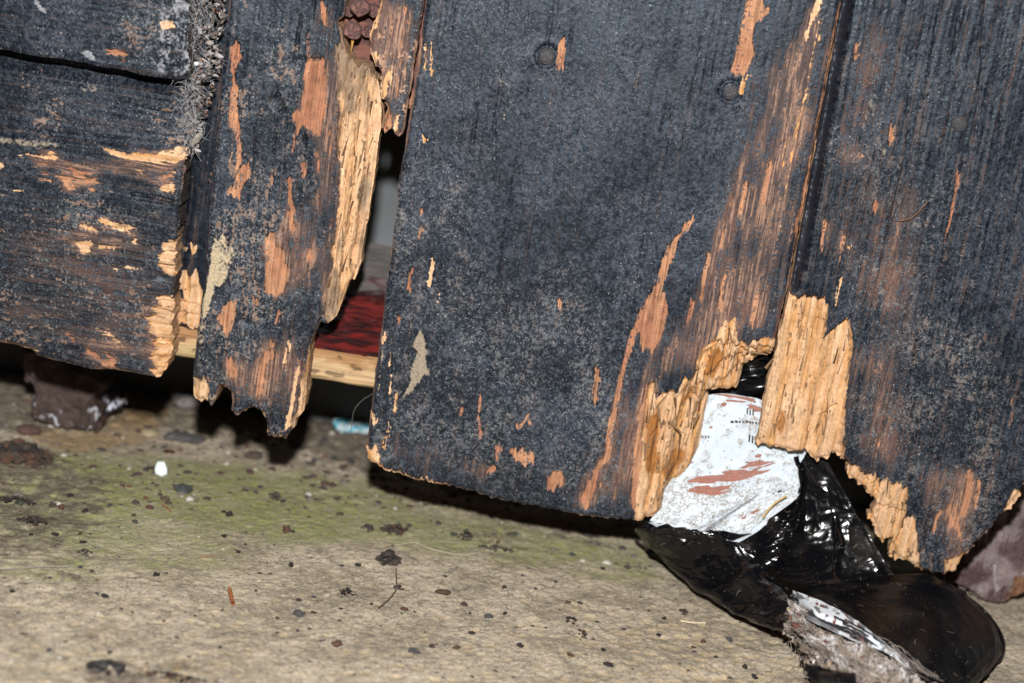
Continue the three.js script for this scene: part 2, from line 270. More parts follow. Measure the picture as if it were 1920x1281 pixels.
    const dk = ss(0.76, 0.88, vn(C * 2400 + 3, A * 200) * 0.6 + 0.45 * vn(x * 900, y * 900)) + ss(0.84, 0.9, s5 * 0.7 + 0.35 * s2) * 0.8; const dd = Math.min(1, dk) * 0.8; pr = mix(pr, 0.075, dd); pg = mix(pg, 0.04, dd); pbb = mix(pbb, 0.022, dd);
    const sd = dots(x, y, 0.0017, 11, 0.3, 0.08, 0.2) + 0.7 * hairsIn(x, y, 0.004, 14, 0.25); pr = mix(pr, 0.05, Math.min(1, sd) * 0.8); pg = mix(pg, 0.03, Math.min(1, sd) * 0.8); pbb = mix(pbb, 0.02, Math.min(1, sd) * 0.8);
    r = mix(r, pr * sh, pb); g = mix(g, pg * sh, pb); b = mix(b, pbb * sh, pb); k = mix(k, 0.88, pb); h = mix(h, 0.2 + 0.6 * q + 0.15 * fine, pb);
  }
  // dried mud and crust
  const du = ss(0.3, 0.6, L.dust.at(X, Y) + 0.35 * (med - 0.5) + 0.25 * (mid - 0.5)) * (0.7 + 0.3 * fine); const dc = S.dustCol || [0.30, 0.25, 0.19], dq = 0.65 + 0.45 * fine + 0.3 * (mid - 0.3);
  r = mix(r, dc[0] * dq, du); g = mix(g, dc[1] * dq, du); b = mix(b, dc[2] * dq, du); k = mix(k, 0.95, du); h += 0.14 * du;
  const cr = L.groove.at(x, y); if (cr > 0.02) { const c2 = ss(0.1, 0.6, cr); r = mix(r, 0.02 + 0.05 * wm, c2 * 0.85); g = mix(g, 0.02 + 0.02 * wm, c2 * 0.85); b = mix(b, 0.026 + 0.01 * wm, c2 * 0.85); k = mix(k, 0.4, c2); }
  o.r = r; o.g = g; o.b = b; o.k = k; o.h = h;
}

// ------------------------------------------------------------------ setting: ground and the wall beyond the boards
{
  const x0 = -0.36, x1 = 0.36, z0 = -0.17, z1 = 0.27, g = 0.0009, nx = Math.round((x1 - x0) / g) + 1, nz = Math.round((z1 - z0) / g) + 1;
  const b = { x0, x1, y0: z0, y1: z1, to: (px, py) => { const p = F(px, py, 0); return [p.x, p.z]; } };
  const green = new Layer(b, [[0.95, 0, '-60,830 300,850 560,880 690,930 720,1030 560,1030 350,985 150,990 -60,1000'], [0.6, 0, '-60,1000 300,990 500,1030 480,1120 200,1090 -60,1120'], [1, 0, '330,880 560,900 690,950 640,1000 420,960'], [0.75, 0, '640,880 820,940 1000,975 1200,1010 1330,1110 1150,1080 900,1060 700,1020'], [0.7, 0, '700,960 900,1000 1150,1040 1330,1120 1200,1110 900,1060 720,1040'], [0.65, 0, '60,1100 180,1090 190,1120 80,1130'], [0.6, 0, '1180,1040 1330,1110 1310,1140 1200,1090']], 22, 0.0006);
  const soil = new Layer(b, [[1, 0, '-200,690 1300,860 1240,990 1000,960 700,900 560,850 420,815 250,800 0,815 -100,800'], [0.55, 0, '860,960 1190,1000 1180,1040 900,1010'], [0.8, 0, '-80,830 130,850 230,910 200,1000 60,1040 -80,1040'], [0.45, 0, '-80,1040 330,1060 350,1110 -80,1130'], [0.9, 0, '110,1240 270,1236 420,1250 440,1300 120,1300']], 16, 0.0006);
  const rust = new Layer(b, [[1, 0, '60,800 180,815 240,770 330,760 280,830 150,850 60,830'], [0.5, 0, '250,1230 430,1250 400,1290 240,1290']], 10, 0.0006);
  const pit = []; // shallow oval pits, crowded towards the front
  for (let i = 0; i < 260; i++) { const px = R(0, 1500), py = 1070 + 230 * Math.sqrt(rnd()); if (py < 1150 + 0.2 * (px - 900) * (px > 900 ? -0.4 : -0.2) - 60) continue; const p = F(px, py); pit.push([p.x, p.z, R(0.0011, 0.0024), R(0.5, 1)]); }
  for (let i = 0; i < 60; i++) { const p = F(R(1150, 1500), R(1150, 1281)); pit.push([p.x, p.z, R(0.0014, 0.0028), 1]); }
  const cell = new Map(), cs = 0.004, key = (i, j) => i * 4096 + j;
  pit.forEach((p) => { for (let i = -1; i <= 1; i++) for (let j = -1; j <= 1; j++) { const k = key(Math.floor(p[0] / cs) + i + 2000, Math.floor(p[1] / cs) + j + 2000); (cell.get(k) || cell.set(k, []).get(k)).push(p); } });
  const pitAt = (x, y) => { const l = cell.get(key(Math.floor(x / cs) + 2000, Math.floor(y / cs) + 2000)); let m = 0; if (l) for (const p of l) { const d = Math.hypot((x - p[0]) / 1.25, y - p[1]) / p[2]; if (d < 1) m = Math.max(m, (1 - d * d) * p[3]); } return m; };
  const hgt = (x, y) => 0.003 * (fbm(x * 16 + 4, y * 16, 3) - 0.5) + 0.0011 * (fbm(x * 160, y * 180, 4) - 0.5) + 0.0005 * (vn(x * 620, y * 700) - 0.5) - 0.0005 * pitAt(x, y) + soil.at(x, y) * 0.0035 * (fbm(x * 170, y * 170, 3) - 0.35);
  groundY = hgt;
  const pos = new Float32Array(nx * nz * 3), uv = new Float32Array(nx * nz * 2), idx = new Uint32Array((nx - 1) * (nz - 1) * 6);
  for (let j = 0, k = 0; j < nz; j++) for (let i = 0; i < nx; i++, k++) { const x = x0 + i * g, y = z0 + j * g; pos[k * 3] = x; pos[k * 3 + 1] = hgt(x, y); pos[k * 3 + 2] = y; uv[k * 2] = i / (nx - 1); uv[k * 2 + 1] = j / (nz - 1); }
  for (let j = 0, k = 0; j < nz - 1; j++) for (let i = 0; i < nx - 1; i++) { const a = j * nx + i; idx[k++] = a; idx[k++] = a + nx; idx[k++] = a + 1; idx[k++] = a + 1; idx[k++] = a + nx; idx[k++] = a + nx + 1; }
  const geo = new THREE.BufferGeometry(); geo.setAttribute('position', new THREE.BufferAttribute(pos, 3)); geo.setAttribute('uv', new THREE.BufferAttribute(uv, 2)); geo.setIndex(new THREE.BufferAttribute(idx, 1)); geo.computeVertexNormals();
  const w = 2048, h = 1252;
  const { map, aux } = paintTex(w, h, (i, j, o) => {
    const x = x0 + (i + 0.5) / w * (x1 - x0), y = z0 + (j + 0.5) / h * (z1 - z0);
    const a = fbm(x * 60, y * 75, 4), bn = fbm(x * 380, y * 430, 4), c = vn(x * 1500, y * 1500), d = vn(x * 700 + 9, y * 900);
    const e = vn(x * 3000, y * 3000), st2 = vn(x * 1100 + 3, y * 1500);
    let r = mix(0.31, 0.46, ss(0.3, 0.7, a)), g2 = mix(0.252, 0.378, ss(0.3, 0.7, a)), bl = mix(0.178, 0.275, ss(0.3, 0.7, a));
    const t = ss(0.52, 0.66, bn * 0.6 + st2 * 0.4); r = mix(r, 0.54, t * 0.6); g2 = mix(g2, 0.43, t * 0.6); bl = mix(bl, 0.29, t * 0.6);
    const dk = ss(0.50, 0.3, bn * 0.5 + c * 0.25 + d * 0.25); r = mix(r, 0.20, dk * 0.7); g2 = mix(g2, 0.16, dk * 0.7); bl = mix(bl, 0.115, dk * 0.7);
    const p = pitAt(x, y), pm = ss(0.02, 0.4, p) * 0.75; r = mix(r, 0.46, pm * 0.7); g2 = mix(g2, 0.345, pm * 0.7); bl = mix(bl, 0.19, pm * 0.7);
    const gv = green.at(x, y), gm = ss(0.28, 0.85, gv * (0.45 + 1.1 * fbm(x * 70, y * 110 + 3, 4))) * (0.4 + 0.6 * ss(0.3, 0.6, bn * 0.6 + 0.4 * c)); r = mix(r, 0.272, gm * 0.8); g2 = mix(g2, 0.262, gm * 0.8); bl = mix(bl, 0.115, gm * 0.8);
    const mo = ss(0.60, 0.72, fbm(x * 420, y * 520, 2) * 0.7 + 0.35 * gv) * gm; r = mix(r, 0.24, mo * 0.6); g2 = mix(g2, 0.26, mo * 0.6); bl = mix(bl, 0.06, mo * 0.6);
    const so = ss(0.36, 0.72, soil.at(x, y) * 0.8 + 0.95 * (fbm(x * 190, y * 220, 5) - 0.5) + 0.04); const sk = 0.45 + 0.9 * bn + 0.4 * (c - 0.5); r = mix(r, 0.165 * sk, so * 0.85); g2 = mix(g2, 0.130 * sk, so * 0.85); bl = mix(bl, 0.092 * sk, so * 0.85);
    const ru = ss(0.4, 0.7, rust.at(x, y) + 0.7 * (bn - 0.5)) * (0.5 + 0.5 * c); r = mix(r, 0.26, ru * 0.7); g2 = mix(g2, 0.14, ru * 0.7); bl = mix(bl, 0.035, ru * 0.7);
    const sp = Math.min(1, dots(x, y * 0.7, 0.0021, 21, 0.16, 0.06, 0.2) + dots(x, y * 0.7, 0.0009, 22, 0.12, 0.1, 0.3) * 0.8); r = mix(r, 0.06, sp * 0.8); g2 = mix(g2, 0.048, sp * 0.8); bl = mix(bl, 0.04, sp * 0.8);
    const lp = dots(x + 1, y, 0.0016, 31, 0.05, 0.06, 0.18); r = mix(r, 0.6, lp); g2 = mix(g2, 0.57, lp); bl = mix(bl, 0.5, lp);
    const k = 0.62 + 0.38 * c + 0.38 * e, hue = 0.06 * (vn(x * 800 + 77, y * 800) - 0.5); o.r = r * k * (0.98 + hue); o.g = g2 * k * 1.01; o.b = bl * k * (1.05 - hue); o.k = 0.86; o.h = 0.2 + 0.3 * c + 0.3 * bn + 0.2 * e;
  });
  const m = mesh('ground', geo, new THREE.MeshStandardMaterial({ map, bumpMap: aux, bumpScale: 0.0005, roughness: 0.88 })); m.userData = { kind: 'structure', label: 'worn pale stone ground with green algae and crumbs' };
  const far = new THREE.PlaneGeometry(30, 30); far.rotateX(-Math.PI / 2);
  const fm = mesh('ground', far, new THREE.MeshStandardMaterial({ color: new THREE.Color().setRGB(0.2, 0.165, 0.12), roughness: 0.95 })); fm.position.y = -0.012; fm.userData = { kind: 'structure', label: 'plain ground around the boards' };
}
{
  const n = 512, S = 0.6 / n, { map, aux } = paintTex(n, n, (i, j, o) => { const a = fbm(i * S * 40, j * S * 40, 4); const k = 0.5 + a * 0.9; o.r = 0.135 * k; o.g = 0.142 * k; o.b = 0.15 * k; o.h = a; });
  const w = mesh('wall', new THREE.BoxGeometry(1.6, 1.1, 0.05), new THREE.MeshStandardMaterial({ map, bumpMap: aux, bumpScale: 0.002, roughness: 0.95 }));
  w.position.set(0, 0.5, -0.175); w.userData = { kind: 'structure', label: 'plain grey wall in the dark behind the boards' };
}

// ------------------------------------------------------------------ the boards
function splinters(g, sl, n, x0, y0, x1, y1, horiz) {
  const out = [[], []]; for (let i = 0, t = 0; i < n && t < n * 60; t++) {
    const p = sl.b.to(R(x0, x1), R(y0, y1)), d = sl.b.L.deep.at(p[0], p[1]); const len = R(0.003, 0.012), hx = horiz ? len * 0.55 : 0.0012, hy = horiz ? 0.0012 : len * 0.55; if (d < 0.05 || sl.b.L.mask.at(p[0] + hx, p[1] + hy) < 0.95 || sl.b.L.mask.at(p[0] - hx, p[1] - hy) < 0.95 || sl.b.L.deep.at(p[0], p[1] + hy) < 0.05 && rnd() < 0.6) continue; i++;
    const w = R(0.00012, 0.0004), ge = new THREE.CylinderGeometry(w * 0.15, w, len, 5, 3), q = ge.attributes.position; for (let k = 0; k < q.count; k++) { const a = q.getY(k) / len; q.setX(k, q.getX(k) * 1.6 + w * 1.5 * (vn(a * 3 + i, i) - 0.5)); q.setZ(k, q.getZ(k) * 0.6); }
    ge.rotateX(R(-0.16, 0.03)); ge.rotateZ((horiz ? 1.57 : 0) + R(-0.2, 0.2) + (rnd() < 0.5 ? 3.14 : 0)); ge.translate(p[0], p[1], sl.b.z + sl.height(p[0], p[1]) + R(0.0001, 0.0007)); ge.computeVertexNormals(); out[rnd() < 0.25 ? 1 : 0].push(ge); }
  out.forEach((l, i) => l.length && mesh('splinter', mergeGeometries(l), i ? SPL_BROWN : PLAIN_PALE, g, { kind: 'stuff' }));
}
const UP = -62;
{ // upper horizontal board
  const g = group('board', 'upper horizontal black board, its lower edge overlapping the board below', 'board');
  slab(g, { z: 0.0055, thick: 0.013, grain: 'h', seed: 3, grime: 0.75, grit: 1.35, wear: 0.06, brown: 0.35, edgeWear: 0.25, edge: EDGE_DARK, round: 0.001, jag: 0.7, fleck: 0.2, dustCol: [0.31, 0.31, 0.33],
    outline: `-90,${UP} 351,${UP} 354,40 352,101 357,146 342,149 320,147 285,144 262,139 235,130 205,128 188,124 160,117 134,113 100,109 81,107 60,103 50,102 20,95 0,92 -90,78`,
    layers: { pale: [[1, 0, '302,43 316,36 330,41 335,50 318,56 304,51']], orange: [[0.8, 10, '205,97 238,101'], [0.7, 7, '225,116 236,112']],
      dust: [[1, 5, '67,2 73,13'], [1, 9, '78,16 80,19'], [1, 13, '164,100 171,104'], [0.52, 26, '338,0 345,60 342,130'], [0.36, 60, '322,40 318,120'], [0.3, 8, '40,95 140,108 260,136']],
      haze: [[0.9, 0, '240,0 360,0 360,150 260,130'], [0.6, 0, '0,60 360,110 360,150 0,95']], worn: [[0.4, 0, `180,100 345,140 350,60 240,40`]] } });
}
{ // lower horizontal board with a bead along its middle
  const g = group('board', 'lower horizontal black board with scuffed bead and pale broken end', 'board');
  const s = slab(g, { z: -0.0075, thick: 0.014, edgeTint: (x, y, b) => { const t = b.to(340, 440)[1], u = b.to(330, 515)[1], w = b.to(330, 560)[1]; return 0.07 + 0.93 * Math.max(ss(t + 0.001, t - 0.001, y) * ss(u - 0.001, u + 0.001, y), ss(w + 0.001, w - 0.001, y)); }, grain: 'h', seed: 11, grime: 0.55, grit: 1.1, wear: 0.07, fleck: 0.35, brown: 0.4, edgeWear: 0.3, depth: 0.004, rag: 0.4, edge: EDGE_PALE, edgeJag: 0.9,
    outline: '-90,40 366,105 368,158 366,215 362,252 354,285 346,329 339,379 336,430 334,451 330,494 328,556 324,611 320,669 308,697 299,706 289,704 250,697 219,691 190,690 164,689 129,679 100,672 70,665 62,654 31,644 0,638 -90,622',
    relief: (x, y, b) => { const a = b.to(0, 255), c = b.to(350, 287), t = (x - a[0]) / (c[0] - a[0]), yy = a[1] + t * (c[1] - a[1]); const s0 = b.to(0, 92), s1 = b.to(350, 148), sy = s0[1] + (x - s0[0]) / (s1[0] - s0[0]) * (s1[1] - s0[1]); return -0.005 * ss(-0.009, -0.003, y - sy) + 0.0022 * ss(0.0022, -0.0008, y - yy) - 0.0006 * Math.exp(-(((y - yy - 0.003) / 0.0012) ** 2)); },
    layers: {
      pale: [[1, 0, '188,274 240,284 300,288 352,280 350,300 300,303 250,296 215,288'], [1, 0, '302,352 315,341 329,344 328,358 312,357'], [0.95, 6, '47,289 107,295'], [1, 0, '150,455 162,443 178,458 170,470 160,476'], [1, 7, '191,462 220,460'], [0.9, 8, '156,418 180,425'], [0.9, 5, '185,412 225,424 254,436'], [1, 8, '252,446 258,452'], [0.85, 3, '131,482 166,501'], [0.8, 4, '207,503 265,501'], [0.85, 4, '183,611 215,632 236,650'], [0.9, 6, '190,408 255,426'], [1, 7, '335,280 352,278'], [0.9, 9, '100,283 104,286'], [1, 6, '0,640 66,655'], [0.9, 8, '-4,300 4,318'], [0.8, 4, '140,275 185,281'], [0.75, 4, '215,300 290,312'], [0.9, 5, '262,322 275,318'], [0.8, 5, '320,318 338,322'], [0.9, 5, '35,352 50,356']],
      orange: [[1, 7, '128,314 150,322 168,327'], [1, 6, '119,332 185,339'], [1, 13, '128,344 138,350'], [1, 5, '70,305 100,309'], [0.9, 6, '295,329 326,327'], [0.9, 4, '80,318 105,325'], [0.9, 4, '75,335 100,338'], [1, 0, '199,642 206,655 212,670 226,690 200,688 205,665'], [0.9, 9, '168,654 187,669'], [0.8, 6, '175,338 182,330'], [0.7, 7, '130,625 140,640'], [0.7, 9, '172,352 178,358']],
      deep: [[0.35, 0, '314,458 336,450 334,494 326,513 303,508'], [0.55, 0, '300,556 328,553 326,619 322,669 299,708 288,703 291,634 283,594']],
      haze: [[0.8, 0, '0,380 330,400 320,700 0,640'], [0.5, 0, '0,130 350,180 350,280 0,250']], worn: [[0.56, 0, '60,285 350,285 340,350 120,350 60,320'], [0.42, 0, '0,380 330,420 320,690 160,690 0,640'], [0.5, 0, '160,600 280,620 285,700 160,690']],
      crack: [[1, 5, '254,362 284,366 320,375'], [0.8, 3, '300,580 318,584 322,600'], [0.8, 3, '290,640 308,652 320,640'], [0.8, 3, '295,676 310,668']],
      dust: [[0.5, 16, '0,262 120,268'], [0.42, 18, '158,165 175,168'], [0.4, 30, '352,170 348,260']], groove: [[0.18, 14, '300,516 332,528']] } });
  const nail = new THREE.LatheGeometry(pts('0,0.9 1.6,0.8 2.4,0.3 2.8,-0.6 2.9,-2').map(([a, c]) => new THREE.Vector2(a * 0.001, c * 0.001)).reverse(), 18); nail.rotateX(Math.PI / 2);
  const p = W(203, 542, -0.0075); const m = mesh('nail_head', nail, new THREE.MeshStandardMaterial({ color: new THREE.Color().setRGB(0.05, 0.025, 0.02), roughness: 0.8 }), g); m.position.set(p.x, p.y, -0.0079 + s.height(p.x, p.y)); m.userData.label = 'dark brown nail head';
}
{ // recessed upright board in the gap
  const g = group('recessed_board', 'recessed black upright board in the gap, broken off to pale wood below', 'board');
  slab(g, { z: -0.019, thick: 0.004, seed: 21, grime: 0.02, grit: 0.2, brown: 0.6, spec: 0.4, wear: 0.06, depth: 0.002, edge: EDGE_DARK, grid: 0.0006, greyWood: 0.05, rag: 0.4,
    outline: `318,${UP} 450,${UP} 430,300 395,560 376,617 352,617 326,606 322,480 326,300`,
    layers: { deep: [[0.3, 0, '333,520 352,508 377,520 380,600 372,614 326,604 330,570 345,560 347,546 330,548']], groove: [[0.35, 10, '352,300 344,420 340,500'], [0.2, 5, '350,455 382,460'], [0.25, 6, '340,552 366,540'], [0.25, 4, '340,478 375,474']], pale: [[0.8, 6, '362,460 364,470'], [0.8, 7, '347,468 360,466']], crack: [[0.9, 3, '332,588 372,590'], [0.9, 3, '334,568 372,572']] } });
}
{ // narrow upright board
  const g = group('board', 'narrow upright black board split to pale wood down one side, jagged at the foot', 'board');
  const s = slab(g, { z: 0.001, thick: 0.017, seed: 31, grime: 0.62, grit: 1.15, wear: 0.09, fleck: 0.3, brown: 0.5, depth: 0.0075, rag: 0.45, edge: EDGE_PALE, edgeJag: 0.8, amp: 1.2, greyWood: 0.85, gold: 0.35, brownWood: 0.5, ledge: 0.6, greyTop: (x, y, b) => 0.32 * ss(-0.012, 0.018, y - b.to(680, 190)[1]) - 0.14, dustCol: [0.5, 0.4, 0.26], res: 0.00015, grid: 0.00045,
    outline: `436,${UP} 431,0 424,70 415,150 408,220 402,300 394,400 388,478 379,556 371,619 363,681 361,743 367,753 380,752 392,753 396,764 402,752 408,740 414,720 424,727 433,732 437,751 434,771 445,781 464,767 488,773 496,794 500,808 503,820 519,826 537,824 550,802 554,786 568,771 571,745 574,716 580,665 581,650 585,638 589,626 597,610 601,603 612,610 624,604 632,591 644,556 650,540 656,527 661,535 667,514 673,498 679,451 686,420 691,390 696,356 703,292 711,248 713,215 711,190 708,168 696,131 680,122 662,117 652,101 645,88 637,47 632,40 644,32 649,0 652,${UP}`,
    layers: {
      deep: [[0.10, 0, '629,88 650,96 664,117 690,118 715,150 720,260 700,420 680,480 660,560 622,612 611,604 609,560 622,500 630,420 640,336 634,295 637,218 634,150'], [0.34, 0, '650,110 700,130 716,160 720,260 700,420 680,480 650,570 636,560 640,480 656,400 666,300 660,200'], [0.7, 0, '680,130 720,150 720,260 700,420 676,500 660,560 655,500 668,420 686,300 688,200'],
        [0.22, 0, '573,690 584,640 590,640 584,760 560,812 548,826 545,800 560,770'], [0.2, 0, '364,706 385,712 392,726 391,748 383,756 360,756'], [0.3, 12, '500,828 540,826'], [0.3, 7, '466,768 488,776 500,806']],
      orange: [[1, 0, '437,76 452,76 452,111 444,121 442,151 448,175 442,201 450,235 452,279 450,312 441,316 446,269 436,242 426,228 430,201 435,168 436,128'], [1, 0, '471,305 466,332 451,363 449,376 440,366 427,363 430,345 436,357 443,340 446,322 456,316'], [1, 0, '572,116 590,112 609,106 612,161 609,215 602,262 585,258 588,242 568,238 558,255 551,292 545,289 556,240 550,208 568,205 565,181 572,154'], [1, 9, '541,336 545,380 548,430'], [1, 6, '568,302 571,329'], [1, 5, '508,329 511,349'], [0.9, 9, '605,0 609,40'], [1, 0, '501,437 511,435 513,462 533,472 531,494 542,498 540,533 527,550 511,548 500,556 497,529 504,490'], [1, 12, '545,400 552,430'], [1, 0, '421,568 443,572 441,603 425,634 418,615 406,603'], [1, 14, '430,677 438,702'], [1, 13, '499,668 491,700 488,738'], [0.9, 8, '507,640 512,672'], [0.9, 7, '478,555 482,575'], [0.9, 8, '585,468 580,486'], [0.9, 6, '525,585 520,606'], [0.85, 7, '595,290 598,330'], [0.9, 5, '600,350 597,390'], [0.9, 5, '620,240 617,290'], [0.8, 4, '575,180 577,60']],
      pale: [[0.9, 8, '560,690 553,735 540,800'], [0.8, 6, '541,650 548,640'], [0.85, 5, '528,700 540,660'], [0.8, 4, '430,300 438,290'], [0.7, 3, '612,440 606,500'], [0.75, 4, '620,300 617,380'], [0.9, 12, '613,560 618,590 622,600'], [0.9, 10, '624,520 620,550']],
      haze: [[0.9, 0, '360,420 600,420 580,830 360,760'], [0.5, 0, '420,0 640,0 640,420 400,420']],
      worn: [[0.52, 0, '486,600 565,600 575,700 560,780 468,770 480,690'], [0.58, 0, '590,0 640,0 640,200 632,430 600,560 575,560 590,300 600,120'], [0.48, 0, '500,380 630,400 610,560 500,560'], [0.46, 0, '400,640 470,660 490,770 400,740']],
      dust: [[0.85, 0, '408,442 420,438 441,470 431,509 418,533 404,537 394,576 380,619 372,640 379,587 390,517 396,466'], [0.5, 26, '410,455 430,470 420,500'], [0.4, 22, '378,600 372,640'], [0.4, 18, '380,735 400,745']],
      crack: [[0.8, 4, '566,30 560,60 556,110'], [0.9, 4, '545,110 560,105 578,112 606,108'], [0.7, 3, '640,340 638,420 626,500'], [0.9, 4, '660,350 652,440 640,520'], [0.8, 3, '690,240 676,380 664,470'], [0.8, 3, '672,180 664,300'], [0.9, 4, '598,604 606,594 616,600'], [0.8, 3, '567,672 584,664'], [0.9, 3, '565,680 563,730 560,770'], [0.8, 3, '577,690 570,760'], [0.7, 8, '520,180 530,200 524,210']],
      groove: [[0.22, 16, '515,190 525,200'], [0.15, 14, '452,600 470,606']] } });
  splinters(g, s, 44, 545, 90, 720, 830);
}
{ // hanging fragment
  const g = group('board_fragment', 'short hanging sliver of black board with torn foot, beside the wide board', 'board');
  slab(g, { z: -0.001, thick: 0.006, seed: 41, grime: 0.55, grit: 1.2, wear: 0.2, fleck: 0.9, brown: 0.5, rag: 0.7, edge: EDGE_DULL, depth: 0.001, grid: 0.0004, res: 0.00013, edgeWear: 0.3,
    outline: `722,${UP} 718,0 707,26 700,45 693,70 696,86 694,101 699,108 703,117 709,128 715,134 714,152 713,170 715,187 722,191 729,204 723,215 717,237 720,246 723,254 728,245 736,244 739,251 742,254 752,254 756,248 760,228 764,206 773,150 778,110 783,77 790,49 797,0 802,${UP}`,
    layers: { pale: [[1, 0, '694,101 712,98 712,112 704,118'], [1, 0, '716,136 730,142 728,170 722,192 714,188 715,150'], [1, 5, '742,248 744,225'], [0.9, 4, '736,130 732,160'], [0.8, 5, '700,60 704,40'], [1, 7, '718,0 710,26 695,72']], orange: [[1, 0, '722,205 730,204 736,240 724,252 718,238'], [0.9, 4, '756,55 752,130'], [0.8, 4, '735,20 732,70'], [0.9, 4, '748,150 742,190'], [0.9, 5, '762,10 766,50'], [0.8, 3, '720,60 716,95']], haze: [[0.6, 0, '700,0 800,0 760,250 700,250']], worn: [[0.6, 0, '720,0 780,0 770,150 750,250 735,200 710,100']], dust: [[0.45, 6, '764,55 768,85'], [0.4, 6, '752,150 742,225']] } });
  const cv = [[715, 190, 720, 215, 716, 240], [722, 192, 728, 200, 718, 240], [716, 150, 710, 146, 711, 138]];
  mesh('splinter', mergeGeometries(cv.map((c) => new THREE.TubeGeometry(new THREE.CatmullRomCurve3([0, 2, 4].map((k, i) => W(c[k], c[k + 1], 0.0005 + 0.001 * i))), 10, 0.00028, 5))), PLAIN_PALE, g);
}
